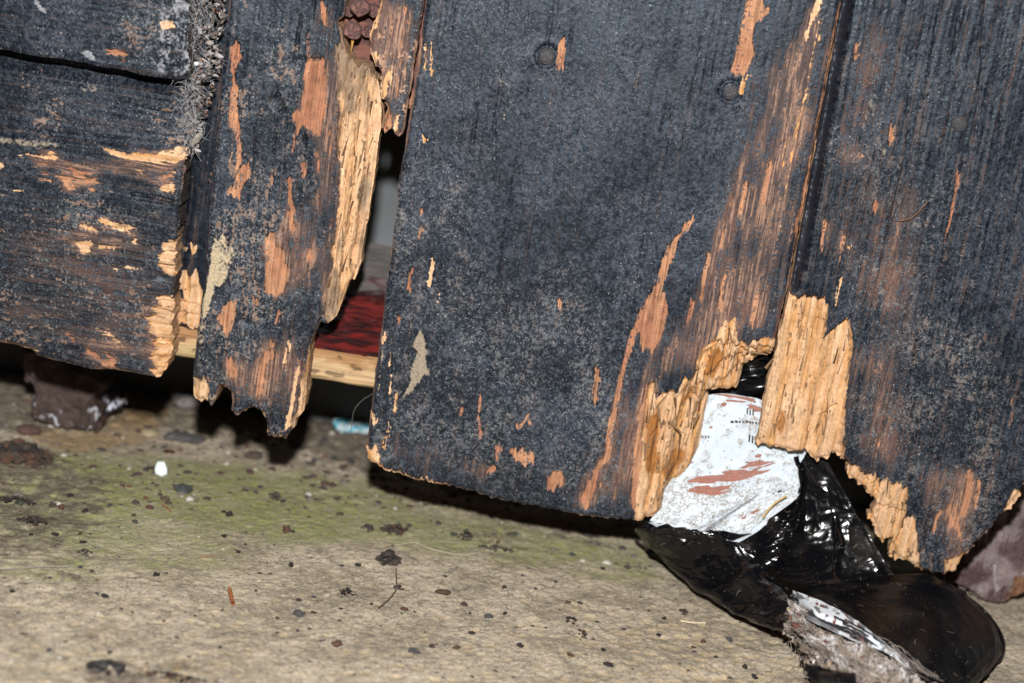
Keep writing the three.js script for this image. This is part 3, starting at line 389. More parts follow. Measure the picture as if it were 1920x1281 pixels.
{ // wide board
  const g = group('board', 'widest upright black board, its lower corner rotted to bare wood', 'board');
  const nails = [[1025, 106, 16], [1370, 172, 17]];
  const s = slab(g, { z: 0, thick: 0.016, seed: 51, grime: 0.78, grit: 1.0, wear: -0.03, fleck: 0.07, brown: 0.22, gold: 1, brownWood: 0.8, ledge: 1.3, depth: 0.0085, rag: 0.38, edge: EDGE_PALE, amp: 0.9, grid: 0.0006, fibre: 1.3, greyWood: 0.08, dustCol: [0.33, 0.27, 0.195],
    outline: `808,${UP} 801,0 793,51 783,129 772,199 764,250 758,285 747,336 745,360 746,375 744,390 731,496 727,509 715,619 702,716 692,800 686,847 689,860 696,866 723,880 765,895 807,906 841,910 879,920 930,935 989,948 1039,958 1090,967 1145,973 1204,979 1222,974 1239,971 1250,927 1256,920 1279,906 1298,876 1313,851 1325,783 1332,754 1321,743 1352,738 1385,739 1393,716 1397,691 1414,684 1424,676 1435,670 1450,668 1460,611 1473,556 1480,535 1490,470 1505,400 1540,200 1578,0 1588,${UP}`,
    relief: (x, y, b) => { let h = 0; for (const [px, py, r] of nails) { const c = b.to(px, py), d = Math.hypot(x - c[0], y - c[1]) / (r * PXM); h += -0.0013 * Math.exp(-(((d - 1.12) / 0.17) ** 2)) * (0.4 + 0.9 * vn(x * 500, y * 500)) + 0.0003 * Math.exp(-(((d - 1.7) / 0.35) ** 2)) * (0.3 + vn(x * 700, y * 700)); } return h; },
    layers: {
      deep: [[0.08, 0, '1190,990 1203,843 1216,716 1231,712 1231,737 1241,744 1266,737 1285,710 1303,710 1306,678 1330,646 1344,630 1357,602 1377,602 1385,636 1410,640 1435,632 1452,634 1475,640 1420,760 1250,1000'], [0.32, 0, '1210,1000 1222,860 1235,762 1270,742 1300,716 1322,668 1350,640 1380,650 1420,655 1475,650 1420,760 1250,1000'], [0.62, 0, '1228,1000 1245,860 1270,780 1310,720 1345,690 1390,668 1430,668 1460,660 1420,760 1250,1000'], [0.9, 0, '1250,1000 1262,900 1290,820 1322,745 1360,715 1395,690 1420,690 1420,760']],
      orange: [[1, 0, '1403,-10 1430,-10 1434,16 1448,23 1422,35 1413,70 1414,94 1403,125 1391,142 1376,133 1383,86 1395,39'], [1, 12, '1054,80 1051,128'], [1, 9, '1297,412 1274,441 1250,500'], [1, 0, '1262,450 1256,490 1242,540 1252,590 1232,655 1206,652 1200,620 1205,575 1228,540 1240,490'], [1, 9, '1205,580 1183,640 1160,733 1145,812 1142,852'], [1, 12, '1142,850 1119,880 1096,935'], [0.95, 7, '1172,690 1160,740'], [1, 0, '1041,885 1056,882 1058,905 1030,925 1028,900'], [1, 9, '915,884 927,874'], [1, 0, '955,838 985,842 1003,850 1002,868 985,862 960,855'], [0.95, 8, '972,794 993,788'], [1, 8, '1119,695 1115,760'], [0.95, 5, '902,741 900,817'], [0.95, 7, '774,497 770,545'], [0.8, 9, '749,594 749,604'], [1, 7, '793,388 792,396'], [0.9, 5, '791,421 783,457'], [0.8, 4, '1197,129 1183,222'], [1, 6, '1576,10 1545,187 1532,273 1508,363 1490,450'], [0.85, 6, '868,765 864,778'], [0.9, 9, '935,838 932,860'], [0.7, 12, '1120,905 1100,950'], [0.8, 5, '1047,560 1053,585'], [0.9, 12, '1217,720 1200,800 1190,960'], [0.8, 7, '1330,470 1318,560'], [0.8, 6, '1370,380 1352,460'], [0.85, 7, '1448,300 1432,380'], [0.8, 6, '1405,330 1390,400'], [0.8, 8, '1300,560 1290,600'], [0.8, 7, '1420,560 1410,610'], [0.75, 8, '1360,520 1350,580']],
      pale: [[1, 0, '1532,-5 1546,-5 1534,23 1524,47 1518,74 1503,74 1512,58 1520,31'], [0.62, 4, '1540,23 1510,180 1481,324 1458,449'], [0.9, 4, '797,78 799,137'], [0.85, 4, '811,80 812,133'], [0.85, 4, '949,195 947,226'], [0.9, 6, '795,245 803,260'], [0.95, 7, '812,490 804,540'], [0.9, 7, '725,622 718,646'], [0.85, 5, '735,665 731,748'], [0.8, 4, '826,543 822,568'], [1, 0, '684,847 700,838 712,846 714,866 727,880 694,866'], [1, 10, '699,772 705,786'], [0.95, 7, '692,862 760,894 840,911'], [0.7, 4, '720,640 712,740'], [0.8, 5, '1466,600 1474,556'], [0.7, 4, '1478,250 1462,330'], [0.8, 8, '1392,170 1400,140'], [0.7, 6, '730,790 724,840'], [0.7, 5, '745,740 740,775']],
      haze: [[0.9, 0, '700,480 1180,560 1180,960 690,860'], [0.7, 0, '750,250 900,250 860,700 700,700'], [0.25, 0, '800,0 1000,0 1000,300 780,300']],
      worn: [[0.67, 0, '1445,60 1575,-10 1500,400 1478,540 1452,640 1375,600 1300,570 1325,460 1355,330 1390,220 1410,150'], [0.72, 0, '1155,800 1190,690 1226,640 1300,560 1420,600 1290,700 1215,740 1210,860 1190,975 1110,970 1130,900'], [0.56, 0, '694,800 800,815 920,850 950,925 850,915 700,870'], [0.42, 0, '760,60 830,60 800,400 760,700 700,840 690,800 745,400'], [0.5, 0, '930,880 1180,900 1180,975 930,930'], [0.24, 0, '820,0 980,0 960,240 840,240']],
      dust: [[0.9, 0, '786,623 803,625 799,670 805,699 786,718 761,749 756,746 772,720 774,691 786,661 772,649'], [0.24, 30, '950,150 960,200'], [0.22, 90, '760,420 820,500 850,700 900,800'], [0.16, 80, '980,380 1100,500 1120,640']],
      stain: [[1, 24, '1222,880 1226,780'], [1, 30, '1336,700 1346,670'], [0.9, 30, '1256,892 1275,860'], [0.7, 20, '1290,760 1310,730']],
      crack: [[0.8, 4, '1231,737 1241,746 1266,739 1285,712'], [0.9, 4, '1330,650 1345,640 1360,655 1385,650'], [0.8, 3, '1250,780 1242,840'], [0.8, 3, '1285,740 1262,840 1250,920'], [0.8, 3, '1320,690 1300,770'], [0.8, 3, '1372,650 1362,700'], [0.7, 4, '1395,655 1430,664'], [0.9, 4, '1300,722 1294,742 1310,752'], [0.3, 2, '945,130 930,220 925,340'], [0.25, 2, '990,20 985,90'], [0.25, 2, '1195,160 1165,300'], [0.25, 2, '870,220 840,380'], [0.25, 2, '1318,60 1312,110 1300,220'], [0.3, 2, '1530,90 1500,220 1470,380']] } });
  const prof = pts('0,0.5 2.2,0.45 3.1,0.2 3.5,-0.5 3.5,-2.5').map(([a, c]) => new THREE.Vector2(a * 0.001, c * 0.001)).reverse();
  nails.forEach(([px, py], i) => {
    const geo = new THREE.LatheGeometry(prof, 26); geo.rotateX(Math.PI / 2); const q = geo.attributes.position; for (let k = 0; k < q.count; k++) q.setZ(k, q.getZ(k) + 0.0003 * (n3(q.getX(k) * 900 + i * 9, q.getY(k) * 900, 3) - 0.5)); geo.computeVertexNormals();
    const p = W(px, py, 0), m = mesh('nail_head', geo, NAILMAT, g); m.position.set(p.x, p.y, -0.0004); m.userData.label = i ? 'round painted nail head with brown rim' : 'round nail head under black paint';
  });
  splinters(g, s, 70, 1200, 600, 1470, 980);
  // loose splinters in the rotted corner
  const sp = [[1255, 790, 1278, 812], [1310, 775, 1300, 800], [1420, 612, 1432, 634], [1408, 660, 1440, 665], [1365, 605, 1372, 640], [1232, 760, 1240, 800], [1436, 690, 1450, 672], [1290, 700, 1312, 690]];
  mesh('splinter', mergeGeometries(sp.map(([a, c, d, e], i) => { const t = new THREE.CylinderGeometry(0.0003, 0.0007, 1, 5); const p = W(a, c, -0.002), q = W(d, e, -0.0005), l = p.distanceTo(q); t.scale(1, l, 1); t.applyQuaternion(new THREE.Quaternion().setFromUnitVectors(V(0, 1, 0), q.clone().sub(p).normalize())); t.translate(...p.add(q).multiplyScalar(0.5).toArray()); return t; })), PLAIN_PALE, g);
}
{ // board at the other side of the joint
  const g = group('board', 'upright black board with a long bare pale strip and crumbling foot', 'board');
  const s = slab(g, { z: -0.0015, thick: 0.009, seed: 61, brownWood: 0.36, ledge: 0.4, crumble: (x, y, b) => 0.007 * ss(b.to(1600, 840)[1], b.to(1600, 880)[1], y), grime: 0.5, grit: 1.05, wear: 0.09, fleck: 0.14, brown: 0.75, gold: 0.7, depth: 0.006, rag: 0.6, edge: EDGE_PALE, edgeJag: 1, amp: 1.5, grid: 0.00055, greyWood: 0.12, grooveDepth: 0.007,
    outline: `1593,${UP} 1583,0 1545,205 1510,402 1485,537 1465,619 1452,682 1438,741 1430,783 1423,834 1440,842 1469,844 1503,853 1513,850 1524,860 1536,869 1545,862 1556,864 1566,853 1583,856 1593,868 1592,884 1593,897 1616,910 1628,926 1640,940 1635,965 1642,982 1648,1000 1655,1018 1680,1022 1681,1044 1712,1060 1730,1072 1748,1077 1780,1079 1800,1077 1806,1058 1811,1042 1825,1028 1845,1004 1866,983 1884,967 1911,931 1921,917 1990,850 2015,800 2020,${UP}`,
    layers: {
      deep: [[0.42, 0, '1474,545 1484,540 1490,556 1500,553 1511,558 1530,560 1555,566 1551,600 1545,637 1566,618 1587,602 1596,596 1597,657 1587,716 1581,800 1583,838 1590,890 1400,880 1420,800'], [0.22, 0, '1575,862 1600,868 1625,884 1645,900 1655,905 1670,912 1690,908 1703,927 1698,967 1716,972 1721,1017 1724,1055 1747,1078 1640,1090 1590,900'], [0.2, 0, '1772,1048 1793,1046 1814,1035 1812,1085 1775,1084'], [0.2, 0, '1935,893 1935,935 1884,972 1884,955 1902,926']],
      groove: [[1, 17, '1600,-60 1590,0 1553,205 1518,402 1500,500'], [0.7, 13, '1518,402 1491,538']],
      orange: [[1, 5, '1799,320 1790,370 1772,466'], [0.95, 8, '1647,375 1641,394'], [0.95, 8, '1674,242 1670,265'], [0.9, 6, '1608,285 1616,292'], [0.9, 5, '1790,930 1805,1015'], [1, 12, '1820,885 1816,925 1808,960'], [0.9, 12, '1778,955 1795,985'], [0.9, 5, '1608,80 1604,110'], [0.8, 4, '1900,742 1895,800'], [0.8, 5, '1640,860 1650,830'], [0.85, 6, '1836,900 1830,950'], [0.7, 5, '1560,700 1556,760'], [0.7, 6, '1750,1000 1765,960'], [0.8, 5, '1546,420 1540,470'], [0.75, 4, '1580,440 1574,490']],
      pale: [[0.85, 4, '1567,580 1578,520'], [0.8, 4, '1572,282 1568,300'], [0.8, 6, '1590,460 1594,466']],
      haze: [[0.8, 0, '1590,560 1760,560 1900,700 1850,1060 1700,1060 1600,860'], [0.5, 0, '1560,250 1760,250 1760,600 1600,600']],
      worn: [[0.4, 0, '1610,0 1690,0 1680,200 1655,260 1640,420 1560,520 1510,520 1550,300 1590,100'], [0.46, 0, '1590,640 1720,640 1700,900 1640,900 1590,830'], [0.4, 0, '1700,860 1860,840 1850,1000 1800,1070 1730,1060'], [0.4, 0, '1560,260 1750,300 1740,640 1600,620']],
      dust: [[0.4, 12, '1651,275 1656,292'], [0.2, 60, '1700,420 1640,520 1760,760'], [0.35, 20, '1640,180 1625,230']],
      stain: [[0.9, 16, '1462,812 1470,780'], [0.6, 10, '1500,820 1505,790']],
      crack: [[0.9, 5, '1480,540 1490,557 1511,558 1530,560 1556,567'], [0.9, 4, '1545,637 1566,618 1587,602'], [0.8, 4, '1648,950 1672,958 1702,962'], [0.9, 5, '1703,967 1694,995 1684,1022'], [0.7, 3, '1628,900 1650,930 1640,940'], [0.7, 3, '1500,640 1495,760 1488,830'], [0.7, 3, '1536,600 1524,720 1516,850'], [0.6, 3, '1560,640 1550,740'], [0.8, 4, '1542,780 1572,762'], [0.4, 2, '1760,20 1740,160 1730,260'], [0.4, 2, '1800,30 1780,160'], [0.4, 2, '1850,0 1836,200 1820,340'], [0.3, 2, '1710,90 1702,330'], [0.3, 2, '1890,60 1870,330'], [0.6, 3, '1670,912 1665,940 1678,955']] } });
  splinters(g, s, 46, 1425, 540, 1730, 1080);
  const geo = new THREE.LatheGeometry(pts('0,0.3 2.4,0.25 3.4,-0.2 3.6,-2').map(([a, c]) => new THREE.Vector2(a * 0.001, c * 0.001)).reverse(), 22); geo.rotateX(Math.PI / 2);
  const p = W(1800, 232, -0.0015), m = mesh('nail_head', geo, NAILMAT, g); m.position.set(p.x, p.y, -0.0014); m.userData.label = 'faint nail head under the paint';
}

// ------------------------------------------------------------------ timbers seen through the gaps
{
  const g = group('backing_timber', 'reddish brown timber behind the gap, studded with rusty nail heads', 'timber');
  slab(g, { z: -0.017, thick: 0.018, grain: 'h', seed: 71, grid: 0.0007, faceName: 'bare_face', edge: EDGE_DULL, amp: 1.2, outline: `560,${UP} 830,${UP} 800,205 700,200 590,188`,
    paint: (x, y, o, st) => { const s = 0.5 * vn(x * 60, y * 1500) + 0.5 * vn(x * 200, y * 4000), m = fbm(x * 260, y * 260, 3), f = ss(0.4, 0.65, m); const low = W(700, 200, -0.017).y; const e = ss(0.011, 0.003, y - low + 0.003 * (m - 0.5)); o.r = mix(mix(0.17, 0.09, f), 0.36, e) * (0.6 + 0.7 * s); o.g = mix(mix(0.07, 0.045, f), 0.165, e) * (0.6 + 0.7 * s); o.b = mix(mix(0.05, 0.038, f), 0.09, e) * (0.6 + 0.7 * s); o.k = 0.85; o.h = 0.4 * s + 0.5 * m; } });
  const n = 128, rt = paintTex(n, n, (i, j, o) => { const a = fbm(i * 0.1, j * 0.1, 4), c = vn(i * 0.6, j * 0.6), b = ss(0.45, 0.65, a); o.r = mix(0.11, 0.26, b) * (0.6 + 0.8 * c); o.g = mix(0.058, 0.12, b) * (0.6 + 0.8 * c); o.b = mix(0.054, 0.1, b) * (0.6 + 0.8 * c); o.h = 0.5 * a + 0.5 * c; }, true);
  const rm = new THREE.MeshStandardMaterial({ map: rt.map, bumpMap: rt.aux, bumpScale: 0.0008, roughness: 0.85 });
  for (const [px, py, r, z] of [[675, 14, 17.5, -0.003], [661, 57, 17, -0.002], [700, 20, 13, -0.0085], [689, 60, 12, -0.0095], [652, 20, 11, -0.011]]) {
    const geo = new THREE.LatheGeometry([[0, 0.7], [0.8, 0.7], [1.6, 0.65], [2.4, 0.6], [3.0, 0.5], [3.4, 0.2], [3.7, -0.3], [3.75, -1.6], [3.3, -2.0], [1.6, -2.2], [1.5, -12]].map(([a, c]) => new THREE.Vector2(a / 3.75, c)).reverse(), 40); geo.rotateX(Math.PI / 2); geo.scale(r * PXM, r * PXM, 0.001);
    const q = geo.attributes.position; for (let k = 0; k < q.count; k++) { const a = n3(q.getX(k) * 700 + px, q.getY(k) * 700 + py, q.getZ(k) * 500) - 0.5; const c2 = n3(q.getX(k) * 2200, q.getY(k) * 2200 + px, q.getZ(k) * 900) - 0.5; q.setXYZ(k, q.getX(k) * (1 + 0.7 * a), q.getY(k) * (1 + 0.7 * a), q.getZ(k) + 0.0022 * a + 0.0013 * c2); } geo.computeVertexNormals();
    const p = W(px, py, z), m = mesh('nail_head', geo, rm, g); m.position.copy(p);
  }
  const h = W(660, 84, -0.006), st = new THREE.ConeGeometry(0.001, 0.008, 6); st.rotateX(Math.PI); st.translate(h.x, h.y, h.z);
  mesh('resin_drip', st, new THREE.MeshStandardMaterial({ color: new THREE.Color().setRGB(0.42, 0.22, 0.06), roughness: 0.5 }), g);
}
{
  const g = group('sill_timber', 'long level timber behind the boards, wet red top above a pale bare front', 'timber');
  const zf = -0.0215, xa = W(230, 640, zf).x, xb = W(1390, 760, zf).x, yb = W(705, 730, zf).y, yt = W(705, 673, zf).y, zr = -0.088, yr = W(728, 462, zr).y;
  const patch = (nu, nv, f) => { const p = [], uv = [], id = []; for (let j = 0; j <= nv; j++) for (let i = 0; i <= nu; i++) { const q = f(i / nu, j / nv); p.push(q[0], q[1], q[2]); uv.push(i / nu, j / nv); } for (let j = 0; j < nv; j++) for (let i = 0; i < nu; i++) { const a = j * (nu + 1) + i; id.push(a, a + 1, a + nu + 2, a, a + nu + 2, a + nu + 1); } const ge = new THREE.BufferGeometry(); ge.setAttribute('position', new THREE.Float32BufferAttribute(p, 3)); ge.setAttribute('uv', new THREE.Float32BufferAttribute(uv, 2)); ge.setIndex(id); ge.computeVertexNormals(); return ge; };
  const LX = xb - xa, wv = (x) => 0.0012 * (fbm(x * 60, 3, 2) - 0.5);
  const ft = paintTex(1500, 96, (i, j, o) => { const x = i / 1500 * LX, y = j / 96 * (yt - yb), s = 0.5 * vn(x * 50, y * 900) + 0.5 * vn(x * 160, y * 2600), m = fbm(x * 160, y * 260, 3); const t = ss(0.5, 0.85, j / 96 + 0.5 * (m - 0.5)); o.r = mix(0.55, 0.36, t) * (0.65 + 0.55 * s); o.g = mix(0.37, 0.19, t) * (0.65 + 0.55 * s); o.b = mix(0.2, 0.08, t) * (0.65 + 0.55 * s); const gq = ss(0.07, 0.03, x) * ss(0.6, 0.3, j / 96); o.r = mix(o.r, 0.38, gq * 0.7); o.g = mix(o.g, 0.29, gq * 0.7); o.b = mix(o.b, 0.14, gq * 0.7); const d = ss(0.66, 0.78, m); o.r *= 1 - 0.6 * d; o.g *= 1 - 0.6 * d; o.b *= 1 - 0.6 * d; o.h = s; });
  mesh('bare_front', patch(240, 10, (u, v) => { const x = xa + u * LX; return [x, mix(yb + wv(x), yt + wv(x + 0.3) * 0.5, v), zf + 0.0012 * (fbm(x * 90, v * 3, 3) - 0.5) - 0.002 * (v > 0.9 ? (v - 0.9) * 10 : v < 0.1 ? (0.1 - v) * 10 : 0)]; }), new THREE.MeshStandardMaterial({ map: ft.map, bumpMap: ft.aux, bumpScale: 0.0006, roughness: 0.85 }), g);
  const TW = 1600, TH = 420, LD = Math.hypot(yr - yt, zr - zf);
  const rt = paintTex(TW, TH, (i, j, o) => { const x = i / TW * LX, y = j / TH * LD, s = 0.5 * vn(x * 110, y * 900) + 0.5 * vn(x * 300, y * 2200), m = fbm(x * 110, y * 330, 3), m2 = fbm(x * 60 + 9, y * 260, 3); const red = ss(0.40, 0.74, m2 * 0.65 + s * 0.4), gz = ss(0.50, 0.66, j / TH + 0.35 * (m - 0.5)); o.r = mix(mix(0.030, 0.135, red), 0.10, gz) * (0.6 + 0.7 * s); o.g = mix(mix(0.010, 0.015, red), 0.09, gz) * (0.6 + 0.7 * s); o.b = mix(mix(0.010, 0.013, red), 0.085, gz) * (0.6 + 0.7 * s); o.k = mix(0.17, 0.9, gz) + 0.15 * m; o.h = 0.5 * s + 0.5 * m; });
  mesh('red_top', patch(600, 90, (u, v) => { const x = xa + u * LX, y = v * LD; return [x, mix(yt - 0.0003, yr, v) + 0.0036 * (fbm(x * 130, y * 330, 4) - 0.5) * Math.min(1, v * 12), mix(zf - 0.0018, zr, v)]; }), new THREE.MeshPhysicalMaterial({ map: rt.map, bumpMap: rt.aux, bumpScale: 0.0006, roughnessMap: rt.aux, roughness: 1 }), g);
  mesh('underside', patch(60, 2, (u, v) => [xa + u * LX, yb + wv(xa + u * LX) + 0.0002, mix(zr, zf - 0.002, v)]), PLAIN_DULL, g);
  mesh('rear_face', patch(60, 2, (u, v) => [xa + u * LX, mix(yr, yb, v), zr - 0.0005]), PLAIN_DULL, g);
}

// ------------------------------------------------------------------ rubble slabs under the boards
{
  const g = group('broken_slab', 'brown crusty slab with white flecks standing under the horizontal boards', 'slab');
  slab(g, { z: F(117, 806, 0.001).z, thick: 0.014, seed: 81, grid: 0.0005, faceName: 'crusty_face', relief: (x, y) => 0.004 * (fbm(x * 120, y * 120, 4) - 0.5) + 0.0016 * (fbm(x * 500, y * 500, 3) - 0.5), crumble: () => 0.006, edge: edgeWood([0.12, 0.09, 0.08]), round: 0.003, rag: 1, amp: 2.5, outline: '42,655 70,655 96,660 130,690 160,700 183,709 196,717 192,738 173,750 168,760 187,778 182,794 181,813 162,811 140,808 117,806 59,790 54,762 66,743 57,722 42,712',
    layers: { pale: [[1, 6, '57,705 62,710'], [1, 8, '92,780 105,788 108,798'], [0.9, 7, '72,785 78,788'], [1, 5, '113,770 116,772'], [1, 6, '130,797 136,800'], [0.8, 5, '86,801 84,796'], [0.7, 6, '60,752 68,750'], [0.7, 9, '150,800 172,806'], [0.6, 10, '60,775 90,795'], [0.6, 14, '165,760 180,785']] },
    paint: (x, y, o, st) => { st.warp(x, y, T1); const m = fbm(x * 200, y * 200, 4), c = vn(x * 2200, y * 2200), l = ss(0.42, 0.7, st.L.pale.at(T1.x, T1.y) + 1.1 * (m - 0.5) + 0.3 * (c - 0.5)); const k = (0.45 + 0.9 * m) * (0.75 + 0.5 * c); o.r = mix(0.075 * k, 0.45, l); o.g = mix(0.050 * k, 0.46, l); o.b = mix(0.042 * k, 0.5, l); o.k = 0.85; o.h = 0.5 * m + 0.4 * c + 0.1 * l; }, bump: 0.0008 });
}
{
  const g = group('plastic_scrap', 'small black scrap speckled white, wedged beside the brown slab', 'scrap');
  slab(g, { z: F(192, 797, 0.001).z - 0.002, thick: 0.006, seed: 91, grid: 0.0006, faceName: 'speckled_face', edge: EDGE_DARK, round: 0.003, rag: 1, amp: 4, outline: '165,765 175,745 205,728 232,735 238,748 226,768 205,782 192,798 178,792',
    layers: { pale: [[1, 9, '172,768 184,768 186,782 176,790'], [1, 11, '186,752 200,748'], [1, 9, '205,766 210,758'], [1, 12, '222,745 232,750'], [0.9, 7, '216,760 222,756']] },
    paint: (x, y, o, st) => { st.warp(x, y, T1); const m = fbm(x * 300, y * 300, 3), l = ss(0.3, 0.6, st.L.pale.at(T1.x, T1.y) + 0.8 * (m - 0.5)); o.r = mix(0.02, 0.62, l); o.g = mix(0.014, 0.64, l); o.b = mix(0.014, 0.75, l); o.k = 0.5; o.h = m; }, bump: 0.0008 });
}
{
  const g = group('brown_stone', 'purplish brown stone behind the crumbling foot of the board', 'stone');
  slab(g, { z: Math.min(-0.0135, F(1883, 1136, 0.001).z), thick: 0.03, seed: 101, grid: 0.0006, faceName: 'weathered_face', relief: (x, y) => 0.007 * (fbm(x * 60, y * 60, 4) - 0.5) + 0.0012 * (fbm(x * 420, y * 420, 3) - 0.5), crumble: () => 0.005, edge: edgeWood([0.16, 0.12, 0.12]), round: 0.004, rag: 0.8, amp: 3, outline: '1745,1020 1780,985 1900,900 1990,880 2010,1060 1965,1088 1903,1127 1883,1137 1863,1134 1843,1130 1815,1105 1790,1095 1750,1090',
    layers: { orange: [[1, 0, '1900,1080 1960,1040 1990,1060 1960,1090 1890,1130']], pale: [[0.8, 5, '1862,1060 1870,1100 1866,1130'], [0.8, 4, '1828,1098 1848,1106'], [0.7, 5, '1880,1090 1870,1112']] },
    paint: (x, y, o, st) => { st.warp(x, y, T1); const m = fbm(x * 150, y * 150, 4), c = vn(x * 1800, y * 1800), a = ss(0.3, 0.7, st.L.orange.at(T1.x, T1.y) + 0.5 * (m - 0.5)), l = 0.6 * ss(0.35, 0.6, st.L.pale.at(T1.x, T1.y) + 0.7 * (m - 0.5)), f = ss(0.45, 0.6, fbm(x * 70, y * 70 + 3, 3)); const k = (0.5 + 0.8 * m) * (0.75 + 0.5 * c); o.r = mix(mix(mix(0.10, 0.20, f), 0.21, a) * k, 0.42, l); o.g = mix(mix(mix(0.062, 0.155, f), 0.105, a) * k, 0.38, l); o.b = mix(mix(mix(0.06, 0.15, f), 0.06, a) * k, 0.38, l); o.k = 0.8; o.h = 0.6 * m + 0.4 * c; }, bump: 0.0008 });
}

// ------------------------------------------------------------------ sheets: plastic, paper, fluff
// control points: w x,y,z(mm before the boards)  or  f x,y,h(mm above the ground)
const CP = (s) => s.trim().split(/\s+/).map((q) => { const [x, y, k] = q.slice(1).split(',').map(Number); return q[0] === 'w' ? W(x, y, k / 1000) : F(x, y, k / 1000); });
const cr = (a, b, c, d, t) => 0.5 * (2 * b + (c - a) * t + (2 * a - 5 * b + 4 * c - d) * t * t + (3 * b - a - 3 * c + d) * t * t * t);
function crv(l, t) { const n = l.length - 1, s = Math.min(n - 1e-6, Math.max(0, t * n)), i = Math.floor(s), f = s - i, at = (k) => l[Math.min(n, Math.max(0, k))]; const a = at(i - 1), b = at(i), c = at(i + 1), d = at(i + 2); return V(cr(a.x, b.x, c.x, d.x, f), cr(a.y, b.y, c.y, d.y, f), cr(a.z, b.z, c.z, d.z, f)); }
function sheet(rows, nu, nv, bump) {
  const R0 = rows.map(CP), P = []; const at = (u, v) => crv(R0.map((r) => crv(r, u)), v);
  for (let j = 0; j <= nv; j++) for (let i = 0; i <= nu; i++) P.push(at(i / nu, j / nv));
  const W1 = nu + 1, N = P.map((p, k) => { const i = k % W1, j = (k / W1) | 0, du = P[j * W1 + Math.min(nu, i + 1)].clone().sub(P[j * W1 + Math.max(0, i - 1)]), dv = P[Math.min(nv, j + 1) * W1 + i].clone().sub(P[Math.max(0, j - 1) * W1 + i]); const n = du.cross(dv).normalize(); const c = camera.position.clone().sub(p); return n.dot(c) < 0 ? n.negate() : n; });
  const pos = [], uv = [], id = [];
  P.forEach((p, k) => { const u = (k % W1) / nu, v = ((k / W1) | 0) / nv; const q = p.clone().addScaledVector(N[k], bump ? bump(u, v, p) : 0); pos.push(q.x, q.y, q.z); uv.push(u, v); });
  for (let j = 0; j < nv; j++) for (let i = 0; i < nu; i++) { const a = j * W1 + i; id.push(a, a + W1, a + 1, a + 1, a + W1, a + W1 + 1); }
  const g = new THREE.BufferGeometry(); g.setAttribute('position', new THREE.Float32BufferAttribute(pos, 3)); g.setAttribute('uv', new THREE.Float32BufferAttribute(uv, 2)); g.setIndex(id); g.computeVertexNormals(); g.userData.at = (u, v) => { const k = Math.round(v * nv) * W1 + Math.round(u * nu); return V(pos[k * 3], pos[k * 3 + 1], pos[k * 3 + 2]); }; return g;
}
const plasticMat = (sx, sy, dust, rough = 0.2, marks, spec = 0.75) => {
  const w = 700, h = Math.round(700 * sy / sx), t = paintTex(w, Math.min(1400, h), (i, j, o) => { const x = i / w * sx, y = j / h * sy, m = fbm(x * 90, y * 90, 4), c = vn(x * 1500, y * 1500), d = vn(x * 3200, y * 3200); let k = (0.5 * dots(x, y, 0.0012, 3, 0.1, 0.08, 0.25) + 0.8 * dots(x, y, 0.0035, 4, 0.16, 0.03, 0.11) + 0.35 * hairsIn(x, y, 0.004, 6, 0.12)) * dust, f = 0.035 * dust * ss(0.5, 0.75, m); if (typeof marks === 'function') k = Math.max(k, marks(i / w, j / h)); o.r = 0.0035 + 0.40 * k + 0.22 * f; o.g = 0.0035 + 0.35 * k + 0.18 * f; o.b = 0.0045 + 0.23 * k + 0.15 * f; o.k = rough + 0.5 * k + 1.5 * f + (typeof marks === 'object' && marks ? marks.rough(i / w, j / h) : 0); o.h = 0.5 + 0.3 * m + 0.3 * k; });
  return new THREE.MeshPhysicalMaterial({ map: t.map, roughnessMap: t.aux, roughness: 1, bumpMap: t.aux, bumpScale: 0.00012, side: THREE.DoubleSide, ior: 1.5, specularIntensity: spec });
};
